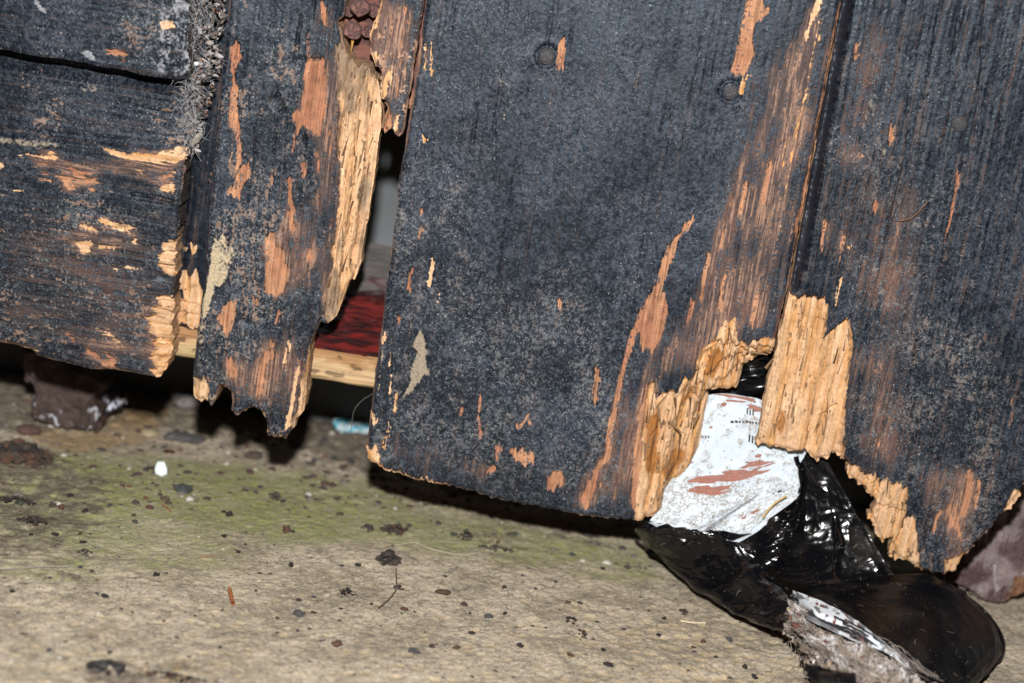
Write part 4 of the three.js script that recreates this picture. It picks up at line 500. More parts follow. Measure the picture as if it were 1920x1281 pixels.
{
  const g = group('plastic_sheet', 'crumpled glossy black plastic sheet pushed out from under the boards', 'plastic sheet');
  const rdg = (x, y, n = 3) => { let t = 0, a = 1, q = 0; for (let i = 0; i < n; i++) { const k = 1 - Math.abs(2 * vn(x + 31 * i, y + 17 * i) - 1); t += a * k * k; q += a; a *= 0.5; x *= 2.1; y *= 2.1; } return t / q; };   // sharp ridges
  const crease = (u, v) => {
    const wv = v + 0.10 * (fbm(u * 6, v * 6, 2) - 0.5), wu = u + 0.10 * (fbm(u * 5 + 9, v * 5, 2) - 0.5), fold = (a, w) => Math.max(0, 1 - Math.abs(a) / w) ** 1.5, left = ss(0.66, 0.52, u + 0.3 * v - 0.12);
    let h = 0.0030 * fold(wu - 0.70 + 0.34 * wv, 0.05) + 0.0018 * fold(wu - 0.90 + 0.25 * wv, 0.035) * ss(0.4, 0.6, v) + 0.0014 * fold(wu - 0.42 + 0.1 * wv, 0.03);
    h += (0.0052 * (rdg(u * 2.4 + 2, v * 6 + u * 4, 2) - 0.4) + 0.0016 * (rdg(u * 8, v * 17 + 5, 2) - 0.4)) * ss(0.12, 0.3, v) * (0.12 + 0.88 * left);
    return h + 0.0007 * (rdg(u * 6 + 8, v * 5, 3) - 0.4); };
  const up = sheet(['w1195,989,-6 w1290,955,-13 w1390,905,-15 w1470,862,-15 w1520,850,-15 w1550,862,-15', 'w1205,990,-5 w1310,975,-10 w1410,945,-12 w1490,915,-13 w1545,908,-12 w1583,922,-11', 'w1215,994,-3 w1325,996,-4 w1420,1010,-6 w1510,1000,-7 w1570,985,-6 w1622,990,-6', 'w1225,996,-2 w1335,1008,2 w1432,1050,7 w1525,1065,4 w1595,1058,2 w1655,1045,0', 'w1232,999,-1 w1340,1013,5 w1440,1074,16 w1535,1102,12 w1610,1097,7 w1684,1090,4'], 150, 150, crease);
  mesh('raised_sheet', up, plasticMat(0.1, 0.06, 1.1, 0.15), g);
  const rb = (u, v) => 0.0016 * (rdg(u * 7 + 2 * v, v * 2.5 + 3, 3) - 0.4) + 0.0014 * (fbm(u * 9, v * 4 + 3, 3) - 0.5) + 0.0016 * Math.exp(-(((u - 0.62 + 0.25 * v) / 0.03) ** 2)) - 0.0012 * Math.exp(-(((u - 0.36 + 0.2 * v) / 0.05) ** 2)) + 0.0008 * (fbm(u * 30, v * 14, 2) - 0.5);
  const roll = sheet(['w1195,988,-6 w1262,994,-2 w1342,1012,5 w1422,1062,14 w1491,1112,26 w1545,1140,32', 'f1193,990,24 f1255,1012,24 f1330,1040,22 f1415,1088,22 f1485,1130,22 f1545,1168,24', 'f1192,992,20 f1240,1040,14 f1315,1078,13 f1408,1130,14 f1480,1162,17 f1545,1200,20', 'f1191,993,18 f1215,1025,11 f1262,1066,8 f1350,1132,7 f1425,1170,9 f1485,1190,13 f1550,1232,14', 'f1192,993,17 f1218,1024,8 f1266,1064,4 f1353,1127,3 f1428,1166,4 f1487,1186,7 f1552,1228,8'], 160, 80, rb);
  const chips = (u, v) => { const s = vn(u * 60 + 3, v * 26), a = ss(0.72, 0.9, u) * ss(0.82, 0.88, s) * 1.6; return a; };
  mesh('rolled_edge', roll, plasticMat(0.1, 0.03, 0.7, 0.2, chips), g);
  const lb = (u, v) => 0.0028 * Math.sin(Math.PI * v) * ss(0, 0.25, u) * ss(1, 0.7, u) + 0.0012 * (rdg(u * 4, v * 3 + u * 3, 3) - 0.4) + 0.0010 * (fbm(u * 7, v * 7, 3) - 0.5) + 0.0036 * ss(0.86, 0.98, v) * (rdg(u * 9, 2.2, 2) - 0.5);
  const lobe = sheet(['w1485,1108,24 f1575,1157,21 f1655,1210,23 f1730,1275,22 f1785,1308,15 f1820,1300,8', 'w1510,1104,16 f1605,1130,21 f1700,1150,22 f1790,1205,18 f1835,1250,12 f1845,1272,6', 'w1530,1096,8 w1640,1086,5 w1757,1083,7 f1848,1144,9 f1885,1208,6 f1868,1242,4'], 140, 110, lb);
  mesh('folded_lobe', lobe, plasticMat(0.11, 0.06, 1.5, 0.34, null, 0.16), g);
  const rim = new THREE.TubeGeometry(new THREE.CatmullRomCurve3([0.45, 0.6, 0.7, 0.8, 0.88, 0.94, 1].map((u) => lobe.userData.at(u, 1))), 60, 0.0007, 6); mesh('curled_rim', rim, plasticMat(0.1, 0.01, 0.9, 0.35), g);
  const cf = (u, v) => 0.0035 * (fbm(u * 3 + 2, v * 9, 3) - 0.5) + 0.0018 * Math.sin(v * 26 + u * 5);
  mesh('crumpled_fold', sheet(['w1365,640,-26 w1430,635,-24 w1490,630,-26', 'w1365,690,-20 w1430,690,-17 w1490,690,-20', 'w1365,725,-19 w1430,722,-18 w1490,720,-19', 'w1365,800,-24 w1430,800,-24 w1490,800,-24'], 60, 60, cf), plasticMat(0.03, 0.03, 0.2, 0.18), g);
  mesh('torn_flap', sheet(['f1506,1243,24 f1550,1254,26 f1604,1264,28', 'f1518,1275,21 f1560,1285,23 f1612,1297,24', 'f1532,1305,16 f1575,1315,8 f1625,1325,8'], 30, 24, (u, v) => 0.001 * (fbm(u * 8, v * 8, 3) - 0.5)), plasticMat(0.03, 0.02, 1.1, 0.3), g);
}
{ // white printed wrapper
  const g = group('paper_wrapper', 'dirty white printed wrapper peeling to brown, tucked behind the boards over black plastic', 'wrapper');
  const rows = ['w1318,742,-13 w1352,738,-13 w1390,742,-13 w1428,750,-13.5 w1470,775,-14 w1520,830,-14', 'w1300,800,-13 w1335,795,-12.5 w1385,800,-12.5 w1425,812,-13 w1475,835,-13.5 w1508,857,-14', 'w1270,870,-12.5 w1310,870,-12 w1370,872,-11.5 w1420,874,-11.5 w1465,873,-12 w1496,880,-12.5', 'w1245,915,-11 w1290,920,-10.5 w1350,926,-9 w1410,925,-10 w1460,918,-10.5 w1500,915,-10.5', 'w1228,960,-8 w1268,965,-7 w1318,968,-5 w1378,965,-7 w1430,950,-8 w1490,938,-8.5', 'w1215,982,-4.5 w1255,1001,-3 w1300,1005,-1 w1345,1012,-1 w1380,1018,-2 w1432,981,-6'];
  const nu = 150, nv = 190;
  const geo = sheet(rows, nu, nv, (u, v) => 0.0012 * (fbm(u * 4, v * 5, 3) - 0.5) + 0.0004 * (fbm(u * 18, v * 22, 2) - 0.5) + 0.0026 * Math.exp(-(((u - 0.57 + 0.34 * (v - 0.7) * 1.6) / 0.035) ** 2)) * ss(0.5, 0.75, v) + 0.0016 * ss(0.95, 1, v));
  const w = 900, h = 1100, cv = document.createElement('canvas'); cv.width = w; cv.height = h; const c = cv.getContext('2d'); c.fillStyle = '#000'; c.fillRect(0, 0, w, h);
  // red channel: brown backing showing; green: black print; blue: grey dirt
  const blob = (col, x, y, a, b2, rot, n = 9) => { c.fillStyle = col; c.beginPath(); for (let i = 0; i < n * 2; i++) { const t = i / (n * 2) * 6.283, r = R(0.7, 1.15), X = Math.cos(t) * a * r, Y = Math.sin(t) * b2 * r; c.lineTo(x + X * Math.cos(rot) - Y * Math.sin(rot), y + X * Math.sin(rot) + Y * Math.cos(rot)); } c.fill(); };
  const B = '#f00', K = '#0f0'; const tear = (x, y, a, b2, r) => { for (let i = 0; i < 7; i++) blob(B, x + R(-0.6, 0.6) * a, y + R(-0.6, 0.6) * b2 + (r * R(-0.3, 0.3)) * a, a * R(0.3, 0.6), b2 * R(0.35, 0.8), r + R(-0.15, 0.15)); };
  tear(330, 535, 190, 34, -0.12); tear(480, 500, 150, 28, -0.12); tear(300, 640, 110, 34, -0.3); tear(560, 425, 110, 14, -0.25); tear(330, 25, 170, 14, 0.03); tear(480, 85, 80, 14, -0.2);
  for (const [x, y, a, b2, r] of [[330, 540, 150, 22, -0.15], [470, 500, 130, 20, -0.12], [260, 565, 60, 22, -0.2], [350, 520, 20, 26, 0], [330, 625, 90, 24, -0.3], [290, 650, 40, 18, -0.3], [560, 425, 120, 12, -0.2], [470, 445, 50, 12, -0.3], [540, 460, 40, 10, -0.4], [230, 18, 120, 12, 0.05], [380, 30, 110, 10, 0.02], [330, 62, 90, 9, -0.08], [470, 75, 60, 9, -0.06], [230, 95, 22, 18, 0], [500, 95, 40, 14, -0.2], [560, 85, 40, 8, -0.2], [600, 25, 60, 12, 0.1], [540, 370, 26, 12, -0.2], [690, 905, 28, 16, 0], [600, 910, 12, 9, 0], [630, 930, 20, 8, 0.2], [180, 240, 14, 8, 0], [130, 430, 10, 8, 0]]) blob(B, x, y, a, b2, r);
  for (let i = 0; i < 3; i++) { c.fillStyle = K; c.fillRect(415 + i * 26, 98 + i % 2 * 4, 13, 36); c.fillRect(452 + i * 27, 250 + i * 3, 14, 46); }
  for (let i = 0; i < 9; i++) { c.fillStyle = K; c.fillRect(300 + i * 28, 190 - i * 4 + R(-2, 2), R(12, 23), R(11, 17)); }
  for (let i = 0; i < 6; i++) { c.fillStyle = K; c.fillRect(560 + i * 20, 178 + R(-2, 2), R(8, 15), 11); c.fillRect(90 + i * 18, 285 + R(-3, 3), R(7, 14), 13); }
  for (let i = 0; i < 520; i++) { const bx = R(0, w), by = R(0, h); if (fbm(bx * 0.006, by * 0.006, 2) < 0.47 && i % 4) continue; blob(i % 3 ? K : '#070', bx, by, R(1.5, 6), R(1.5, 5), R(0, 3), 4); }
  for (const [x, y, s] of [[735, 690, 26], [700, 705, 13], [770, 705, 14], [690, 725, 9], [760, 740, 9], [640, 735, 8], [660, 760, 7], [330, 960, 12], [450, 1010, 10], [560, 1030, 9], [420, 890, 7], [620, 800, 6]]) blob(K, x, y, s, s * 0.7, R(0, 3), 5);
  for (let i = 0; i < 90; i++) blob('#d00', R(0, w), R(0, h), R(2, 6), R(1.5, 4), R(0, 3), 4);
  const im = c.getImageData(0, 0, w, h).data;
  const t = paintTex(w, h, (i, j, o) => { const u = i / w, v = j / h, k = (j * w + i) * 4, a = fbm(i * 0.02, j * 0.02, 4), f = vn(i * 0.35, j * 0.35), dirt = ss(0.44, 0.68, a + 0.25 * ss(0.40, 0.60, v) * ss(1, 0.8, v) - 0.04) * ss(0.3, 0.7, vn(i * 0.13, j * 0.13) * 0.6 + 0.4 * f); const bw = im[k] / 255, pk = im[k + 1] / 255;
    let r = 0.56, g2 = 0.63, b2 = 0.70; r = mix(r, 0.24, dirt * 0.85); g2 = mix(g2, 0.20, dirt * 0.85); b2 = mix(b2, 0.155, dirt * 0.85); const q = 0.75 + 0.5 * vn(i * 0.03, j * 0.25); r = mix(r, 0.29 * q, bw * 0.92); g2 = mix(g2, 0.105 * q, bw * 0.92); b2 = mix(b2, 0.065 * q, bw * 0.92); r = mix(r, 0.03, pk); g2 = mix(g2, 0.03, pk); b2 = mix(b2, 0.03, pk); o.r = r; o.g = g2; o.b = b2; o.k = mix(0.42, 0.9, Math.max(bw, dirt)); o.h = 0.55 + 0.25 * (a - 0.5) - 0.4 * bw + 0.15 * f; });
  mesh('printed_front', geo, new THREE.MeshPhysicalMaterial({ map: t.map, roughnessMap: t.aux, roughness: 1, bumpMap: t.aux, bumpScale: 0.0002, side: THREE.DoubleSide }), g);
  const straw = new THREE.TubeGeometry(new THREE.CatmullRomCurve3([[1430, 972, -6], [1440, 958, -7], [1452, 945, -7.5], [1475, 930, -8]].map(([a, b2, z]) => W(a, b2, z / 1000 + 0.0022))), 20, 0.0005, 5);
  const s = mesh('straw', straw, new THREE.MeshStandardMaterial({ color: new THREE.Color().setRGB(0.45, 0.31, 0.12), roughness: 0.8 })); s.userData = { label: 'bent yellow straw lying on the white wrapper', category: 'straw' };
}
function fibres(list, r0, r1) { // [start, end, sag] -> thin bent threads
  const out = []; for (const [a, b, s] of list) { const m = a.clone().lerp(b, 0.5).add(V(R(-s, s), R(-s, s), R(-s, s))); out.push(new THREE.TubeGeometry(new THREE.CatmullRomCurve3([a, m, b]), 7, R(r0, r1), 4)); } return mergeGeometries(out);
}
{ // clump of cobweb and fluff with a torn white strip
  const g = group('fluff_clump', 'matted clump of grey brown fluff and cobweb on the plastic, with torn white strip', 'fluff');
  const body = sheet(['f1478,1128,22 f1560,1172,25 f1650,1228,27 f1745,1300,24', 'f1476,1150,20 f1535,1195,26 f1625,1258,28 f1720,1325,25', 'f1478,1170,16 f1515,1212,20 f1575,1280,22 f1660,1345,20', 'f1482,1186,11 f1506,1222,10 f1515,1262,9 f1560,1330,8'], 220, 150, (u, v) => 0.0065 * (fbm(u * 9, v * 8, 4) - 0.5) + 0.0042 * (fbm(u * 30, v * 26, 3) - 0.5) + 0.0013 * (vn(u * 150, v * 120) - 0.5));
  const w = 700, h = 480, t = paintTex(w, h, (i, j, o) => { const a = fbm(i * 0.014, j * 0.014, 4), b = fbm(i * 0.05 + 9, j * 0.07, 3), c = vn(i * 0.5, j * 0.3), s = vn(i * 0.03, j * 0.5); let r = 0.27, g2 = 0.215, b2 = 0.175; const k = 0.4 + 0.9 * b + 0.3 * (s - 0.5); r *= k; g2 *= k; b2 *= k; const wh = ss(0.48, 0.62, a * 0.7 + 0.3 * b); r = mix(r, 0.62, wh * 0.85); g2 = mix(g2, 0.60, wh * 0.85); b2 = mix(b2, 0.60, wh * 0.85); const rd = ss(0.66, 0.74, b * 0.6 + 0.4 * c); r = mix(r, 0.12, rd); g2 = mix(g2, 0.05, rd); b2 = mix(b2, 0.04, rd); const bk = ss(0.68, 0.75, fbm(i * 0.03 + 40, j * 0.06, 3)); r *= 1 - 0.9 * bk; g2 *= 1 - 0.9 * bk; b2 *= 1 - 0.9 * bk; const q = 0.7 + 0.6 * c; o.r = r * q; o.g = g2 * q; o.b = b2 * q; o.h = 0.4 * b + 0.3 * c + 0.3 * s; });
  mesh('matted_fluff', body, new THREE.MeshStandardMaterial({ map: t.map, bumpMap: t.aux, bumpScale: 0.0012, roughness: 0.95, side: THREE.DoubleSide }), g, { kind: 'stuff' });
  const strip = sheet(['w1487,1107,29 f1528,1122,29 f1562,1138,30 f1602,1161,31 f1637,1187,31 f1667,1211,30 f1700,1240,29', 'w1488,1128,30 f1522,1143,29 f1562,1163,30 f1606,1183,31 f1638,1201,31 f1668,1220,30 f1704,1248,28', 'w1487,1152,30 f1522,1166,28 f1566,1186,29 f1608,1205,30 f1642,1216,30 f1672,1230,29 f1706,1256,27'], 120, 24, (u, v) => 0.0007 * (fbm(u * 20, v * 3, 3) - 0.5) - 0.0016 * Math.exp(-(((v - 0.6) / 0.1) ** 2)) * ss(0.05, 0.15, u));
  const sw = 640, sh = 96, st = paintTex(sw, sh, (i, j, o) => { const u = i / sw, v = j / sh, n = fbm(i * 0.03, j * 0.06, 3); let k = 1; const slot = (a, b, y, hh) => (u > a && u < b && Math.abs(v - y - 0.03 * (n - 0.5)) < hh ? 1 : 0); let s = slot(0.34, 0.44, 0.36, 0.04) + slot(0.42, 0.58, 0.30, 0.05) + slot(0.40, 0.62, 0.42, 0.04) + slot(0.52, 0.70, 0.24, 0.05) + slot(0.66, 0.9, 0.34, 0.06) + slot(0.06, 1, 0.60 + 0.04 * Math.sin(u * 9), 0.085 + 0.05 * (n - 0.5)) + slot(0.44, 0.52, 0.82, 0.09) + slot(0.55, 0.60, 0.80, 0.07) + slot(0.1, 0.36, 0.84, 0.14) * 0.7; const fl = ss(0.62, 0.7, n + 0.3 * u * vn(i * 0.5, j * 0.2)); k = Math.max(Math.min(1, s), fl * 0.8); const br = ss(0.7, 0.78, fbm(i * 0.05 + 7, j * 0.05, 3)); o.r = mix(mix(0.74, 0.02, k), 0.16, br); o.g = mix(mix(0.78, 0.02, k), 0.05, br); o.b = mix(mix(0.83, 0.025, k), 0.04, br); o.k = 0.5; o.h = n; });
  mesh('white_strip', strip, new THREE.MeshStandardMaterial({ map: st.map, roughness: 0.5, bumpMap: st.aux, bumpScale: 0.0003, side: THREE.DoubleSide }), g);
  { const L2 = [], fl = [lump(71, 2, 1.1, [1, 0.5, 1]), lump(73, 2, 1.1, [1, 0.35, 0.7])].map(sphUV), pal = [[0.55, 0.53, 0.52], [0.30, 0.24, 0.2], [0.20, 0.16, 0.135], [0.42, 0.37, 0.33], [0.12, 0.05, 0.035], [0.03, 0.028, 0.028], [0.36, 0.27, 0.18]];
    for (let i = 0; i < 380; i++) { const u = R(0.01, 0.99), v = rnd(), p = body.userData.at(u, v), ge = fl[i & 1].clone(), sz = 0.0003 + 0.0016 * Math.pow(rnd(), 3); ge.scale(sz * R(0.6, 1.5), sz, sz * R(0.5, 1)); ge.rotateX(R(-1, 1)); ge.rotateY(R(0, 6)); ge.rotateZ(R(-0.8, 0.8)); ge.translate(p.x, p.y + R(-0.0006, 0.0008), p.z); const c = new Float32Array(ge.attributes.position.count * 3), q = pal[(rnd() * 7) | 0], k = R(0.7, 1.25); for (let n = 0; n < c.length; n += 3) { c[n] = q[0] * k; c[n + 1] = q[1] * k; c[n + 2] = q[2] * k; } ge.setAttribute('color', new THREE.BufferAttribute(c, 3)); L2.push(ge); }
    mesh('flake', mergeGeometries(L2), new THREE.MeshStandardMaterial({ vertexColors: true, roughness: 0.9 }), g, { kind: 'stuff' }); }
  const l = []; for (let i = 0; i < 900; i++) { const u = R(0.03, 0.97), v = R(0.03, 0.93), a = body.userData.at(u, v), b = body.userData.at(Math.min(1, Math.max(0, u + R(-0.1, 0.12))), Math.min(1, Math.max(0, v + R(-0.12, 0.12)))); const lift = R(0, 0.0014); a.y += lift; b.y += lift * R(0.2, 1.2); l.push([a, b, 0.0009]); }
  for (let i = 0; i < 26; i++) { const u = R(0.02, 0.5), a = body.userData.at(u, 0.98), b = a.clone().add(V(R(-0.003, 0.004), -R(0.001, 0.010), R(-0.004, 0.002))); l.push([a, b, 0.001]); }
  for (let i = 0; i < 60; i++) { const px = R(1580, 1720), py = 1107 + (px - 1487) * 0.60 + R(-10, 22), dl = R(12, 50), a = F(px, py, 0.031), b = F(px + dl, py + dl * R(0.45, 0.95), 0.029); l.push([a, b, 0.0015]); }
  mesh('fibre', fibres(l, 0.00004, 0.00011), new THREE.MeshStandardMaterial({ color: new THREE.Color().setRGB(0.42, 0.36, 0.31), roughness: 0.9 }), g, { kind: 'stuff' });
}

// ------------------------------------------------------------------ crumbs, stones, twigs
function lump(sd, det = 3, rough = 0.35, sq = [1, 0.7, 1]) {
  const g = mergeVertices(new THREE.IcosahedronGeometry(1, det).deleteAttribute('uv').deleteAttribute('normal')), q = g.attributes.position;
  for (let k = 0; k < q.count; k++) { const x = q.getX(k), y = q.getY(k), z = q.getZ(k), a = n3(x * 1.4 + sd, y * 1.4 + sd * 2, z * 1.4) - 0.5, b = n3(x * 4 + sd, y * 4, z * 4) - 0.5, c = n3(x * 10, y * 10 + sd, z * 10) - 0.5, m = 1 + rough * (1.8 * a + 0.9 * b + 0.5 * c); q.setXYZ(k, x * m * sq[0], y * m * sq[1], z * m * sq[2]); }
  g.computeVertexNormals(); return g;
}
const LUMPS = [1, 2, 3, 4, 5, 6].map((i) => lump(i * 7.3, 3, 1.15, [1, 0.75, 1]));
const rough3 = (r, g, b, k = 0.95) => { const n = 96, t = paintTex(n, n, (i, j, o) => { const a = fbm(i * 0.13, j * 0.13, 3), c = vn(i * 0.7, j * 0.7), q = (0.4 + 0.9 * a) * (0.6 + 0.8 * c); o.r = r * q; o.g = g * q; o.b = b * q; o.h = 0.5 * a + 0.5 * c; }, true); return new THREE.MeshStandardMaterial({ map: t.map, bumpMap: t.aux, bumpScale: 0.0005, roughness: k }); };
function sphUV(g) { const p = g.attributes.position, uv = []; for (let k = 0; k < p.count; k++) uv.push(p.getX(k) * 0.5 + p.getZ(k) * 0.2, p.getY(k) * 0.5 + p.getZ(k) * 0.4); g.setAttribute('uv', new THREE.Float32BufferAttribute(uv, 2)); return g; }
LUMPS.forEach(sphUV);
const SOIL = rough3(0.10, 0.075, 0.06), SOILD = rough3(0.045, 0.036, 0.032), SOILR = rough3(0.16, 0.08, 0.05), GREY = rough3(0.19, 0.165, 0.15), DARKG = rough3(0.11, 0.105, 0.105);
const ground = (px, py) => { const p = F(px, py, 0); p.y = groundY(p.x, p.z); return p; };
function place(name, label, cat, px, py, w, hgt, deep, geo, mat, grp, turn = R(0, 6)) {
  const m = mesh(name, geo, mat); const p = ground(px, py), s = w * PXM * 0.95 / 2; m.scale.set(s, hgt * PXM / 2, deep * PXM / 2); m.rotation.y = turn; m.position.set(p.x, p.y + hgt * PXM * 0.3, p.z); m.userData = { label, category: cat }; if (grp) m.userData.group = grp; return m;
}
place('flat_stone', 'flat grey stone between pale pebble and narrow board', 'stone', 345, 826, 84, 22, 50, sphUV(lump(31, 4, 0.4)), DARKG, null, 0.1);
place('pebble', 'pale yellowish pebble beside the flat grey stone', 'pebble', 280, 818, 42, 24, 34, sphUV(lump(33, 3, 0.2)), rough3(0.42, 0.35, 0.22), null, 0.2);
place('stone', 'brown grey stone in shadow beside the foot of the narrow board', 'stone', 352, 772, 64, 46, 50, sphUV(lump(35, 4, 0.3)), GREY, null, 0.3);
place('stone', 'small brown stone half sunk below the jagged board foot', 'stone', 476, 858, 44, 20, 34, sphUV(lump(37, 3, 0.35)), SOIL, null, 0.3);
place('stone', 'dark slaty stone lying on the green algae', 'stone', 342, 922, 46, 18, 40, sphUV(lump(39, 3, 0.3)), rough3(0.075, 0.085, 0.085), null, 0.2);
place('stone', 'purplish stone beside the reddish fibre heap', 'stone', 52, 812, 52, 26, 40, sphUV(lump(41, 3, 0.3)), rough3(0.13, 0.07, 0.06), null, 0.2);
place('stone', 'round brown pebble of soil beneath the gap in the boards', 'stone', 610, 812, 44, 30, 40, sphUV(lump(43, 3, 0.3)), SOIL, null, 0.2);
place('beetle', 'shiny dark brown beetle below the flat stone', 'beetle', 317, 850, 26, 12, 18, sphUV(lump(1.1, 3, 0.02)), new THREE.MeshPhysicalMaterial({ color: new THREE.Color().setRGB(0.06, 0.022, 0.01), roughness: 0.22, clearcoat: 0.6 }), null, 0);
place('soil_pellet', 'elongated brown pellet alone on the pale ground', 'pellet', 831, 1111, 32, 13, 16, sphUV(lump(45, 3, 0.18)), rough3(0.09, 0.055, 0.03), null, 0.15);
{ // white chip standing on edge
  const sh = new THREE.Shape(pts('-10,-13 2,-15 10,-2 12,8 3,14 -8,11 -12,2').map(([x, y]) => new THREE.Vector2(x * PXM, -y * PXM))); const ge = new THREE.ExtrudeGeometry(sh, { depth: 0.0012, bevelEnabled: true, bevelSize: 0.0003, bevelThickness: 0.0003, bevelSegments: 2 });
  const m = mesh('white_chip', ge, new THREE.MeshStandardMaterial({ color: new THREE.Color().setRGB(0.72, 0.80, 0.79), roughness: 0.5 })); const p = ground(302, 888); m.position.copy(p).add(V(0, 0.0022, 0)); m.rotation.x = -0.75; m.userData = { label: 'bright white plastic chip on the algae below the slab', category: 'chip' };
  const sheetG = sheet(['f625,786,5 f655,776,6 f705,786,5', 'f628,800,2 f660,795,4 f705,803,3', 'f640,812,1 f668,812,2 f705,814,1'], 40, 24, (u, v) => 0.002 * (fbm(u * 6, v * 6, 3) - 0.5));
  const n = 128, t = paintTex(n, n, (i, j, o) => { const a = fbm(i * 0.04 + 3, j * 0.06, 3), b = ss(0.45, 0.55, a); o.r = mix(0.62, 0.05, b); o.g = mix(0.72, 0.42, b); o.b = mix(0.74, 0.58, b); o.k = 0.4; o.h = a; });
  const q = mesh('wrapper_scrap', sheetG, new THREE.MeshStandardMaterial({ map: t.map, roughness: 0.45, side: THREE.DoubleSide })); q.userData = { label: 'turquoise and white wrapper scrap under the pale timber', category: 'wrapper scrap' };
}
{ // heaps of joined crumbs
  const heap = (name, label, cat, px, py, w, h2, n, mats, extra) => { const g = group(name, label, cat); const c = ground(px, py); g.position.copy(c); const by = new Map(); for (let i = 0; i < n * 2.2; i++) { const a = R(0, 6.28), r = Math.pow(rnd(), 0.65), s = R(0.07, 0.24) * Math.min(w, h2 * 1.7) * PXM * 0.5; const ge = LUMPS[(rnd() * 6) | 0].clone(); ge.scale(s, s * R(0.6, 1), s); ge.rotateY(R(0, 6)); ge.translate(Math.cos(a) * r * w * PXM * 0.45, s * 0.5 + (1 - r) * h2 * PXM * 0.55, Math.sin(a) * r * h2 * PXM * 0.8); const m = mats[(rnd() * mats.length) | 0]; (by.get(m) || by.set(m, []).get(m)).push(ge); } for (const [m, l] of by) mesh('crumb', mergeGeometries(l), m, g, { kind: 'stuff' }); if (extra) mesh('fibre', extra(), new THREE.MeshStandardMaterial({ color: new THREE.Color().setRGB(0.10, 0.055, 0.035), roughness: 0.9 }), g, { kind: 'stuff' }); return g; };
  const hairs = (n, L, r) => () => fibres(Array.from({ length: n }, () => { const a = V(R(-L, L), R(0, L * 0.4), R(-L, L) * 0.8), b = a.clone().add(V(R(-L, L) * 0.8, R(-0.3, 0.3) * L, R(-L, L) * 0.4)); return [a, b, L * 0.2]; }), r * 0.6, r * 1.4);
  heap('soil_heap', 'reddish brown heap of fibre and crumbs below the slab, at the edge', 'soil heap', 32, 858, 150, 56, 60, [SOILR, SOILD, SOIL], hairs(70, 0.012, 0.00018));
  heap('soil_clump', 'largest dark soil clump under the wide board, trailing a root', 'soil clump', 728, 1052, 48, 34, 26, [SOILD, SOIL]);
  heap('soil_clump', 'soil clump with orange fibres just below the wide board', 'soil clump', 742, 1000, 62, 24, 24, [SOIL, SOILR, SOIL], hairs(10, 0.005, 0.00014));
  heap('soil_clump', 'grey soil clump beside the orange fibred one', 'soil clump', 688, 996, 32, 18, 12, [DARKG, SOIL]);
  heap('soil_clump', 'grey soil clump in front of the shadow of the wide board', 'soil clump', 872, 1008, 34, 26, 14, [DARKG, SOIL]);
  heap('soil_clump', 'low crumbly clump with twig bits along the pale ground near the wide board', 'soil clump', 930, 1030, 80, 14, 26, [SOIL, GREY], hairs(12, 0.009, 0.00012));
  heap('soil_clump', 'small soil clump threaded on the root below the largest clump', 'soil clump', 748, 1102, 20, 14, 8, [SOIL]);
  heap('soil_clump', 'dark wide clump on the algae by the picture edge', 'soil clump', 62, 985, 66, 22, 24, [SOILD, SOIL], hairs(14, 0.006, 0.00012));
  heap('soil_clump', 'brown clump on the algae beyond the dark slaty stone', 'soil clump', 516, 934, 34, 20, 12, [SOIL, GREY]);
  heap('soil_clump', 'brown flaky clump below the dark slaty stone', 'soil clump', 158, 1040, 40, 14, 14, [SOIL, GREY]);
  heap('soil_clump', 'dark reddish clump near the rolled black plastic', 'soil clump', 1070, 1166, 24, 18, 10, [SOILD, SOILR]);
  heap('soil_clump', 'brown clump close under the rolled black plastic', 'soil clump', 1282, 1148, 22, 14, 8, [SOIL]);
  heap('soil_clump', 'blurred black soil lump at the bottom edge', 'soil clump', 200, 1256, 70, 24, 26, [SOILD, DARKG]);
  heap('soil_clump', 'blurred brown crumbs beside the black lump at the bottom edge', 'soil clump', 325, 1272, 130, 14, 40, [SOILR, SOILD, SOIL]);
  heap('soil_clump', 'dark crumbs below the reddish fibre heap', 'soil clump', 30, 945, 80, 18, 22, [SOILD, SOIL]);
  heap('soil_clump', 'grey crumbs around the white chip', 'soil clump', 285, 882, 44, 16, 14, [SOIL, DARKG]);
  heap('soil_clump', 'small clump of dark twig bits on the pale ground', 'soil clump', 650, 1112, 26, 24, 9, [SOILD], hairs(8, 0.004, 0.00012));
  heap('soil_clump', 'sparse reddish crumbs on the dotted ground by the plastic', 'soil clump', 1092, 1200, 20, 26, 9, [SOILR, SOIL]);
}
const CR = mesh('soil_crumb', LUMPS[0], SOILD); CR.removeFromParent(); used.delete('soil_crumb');
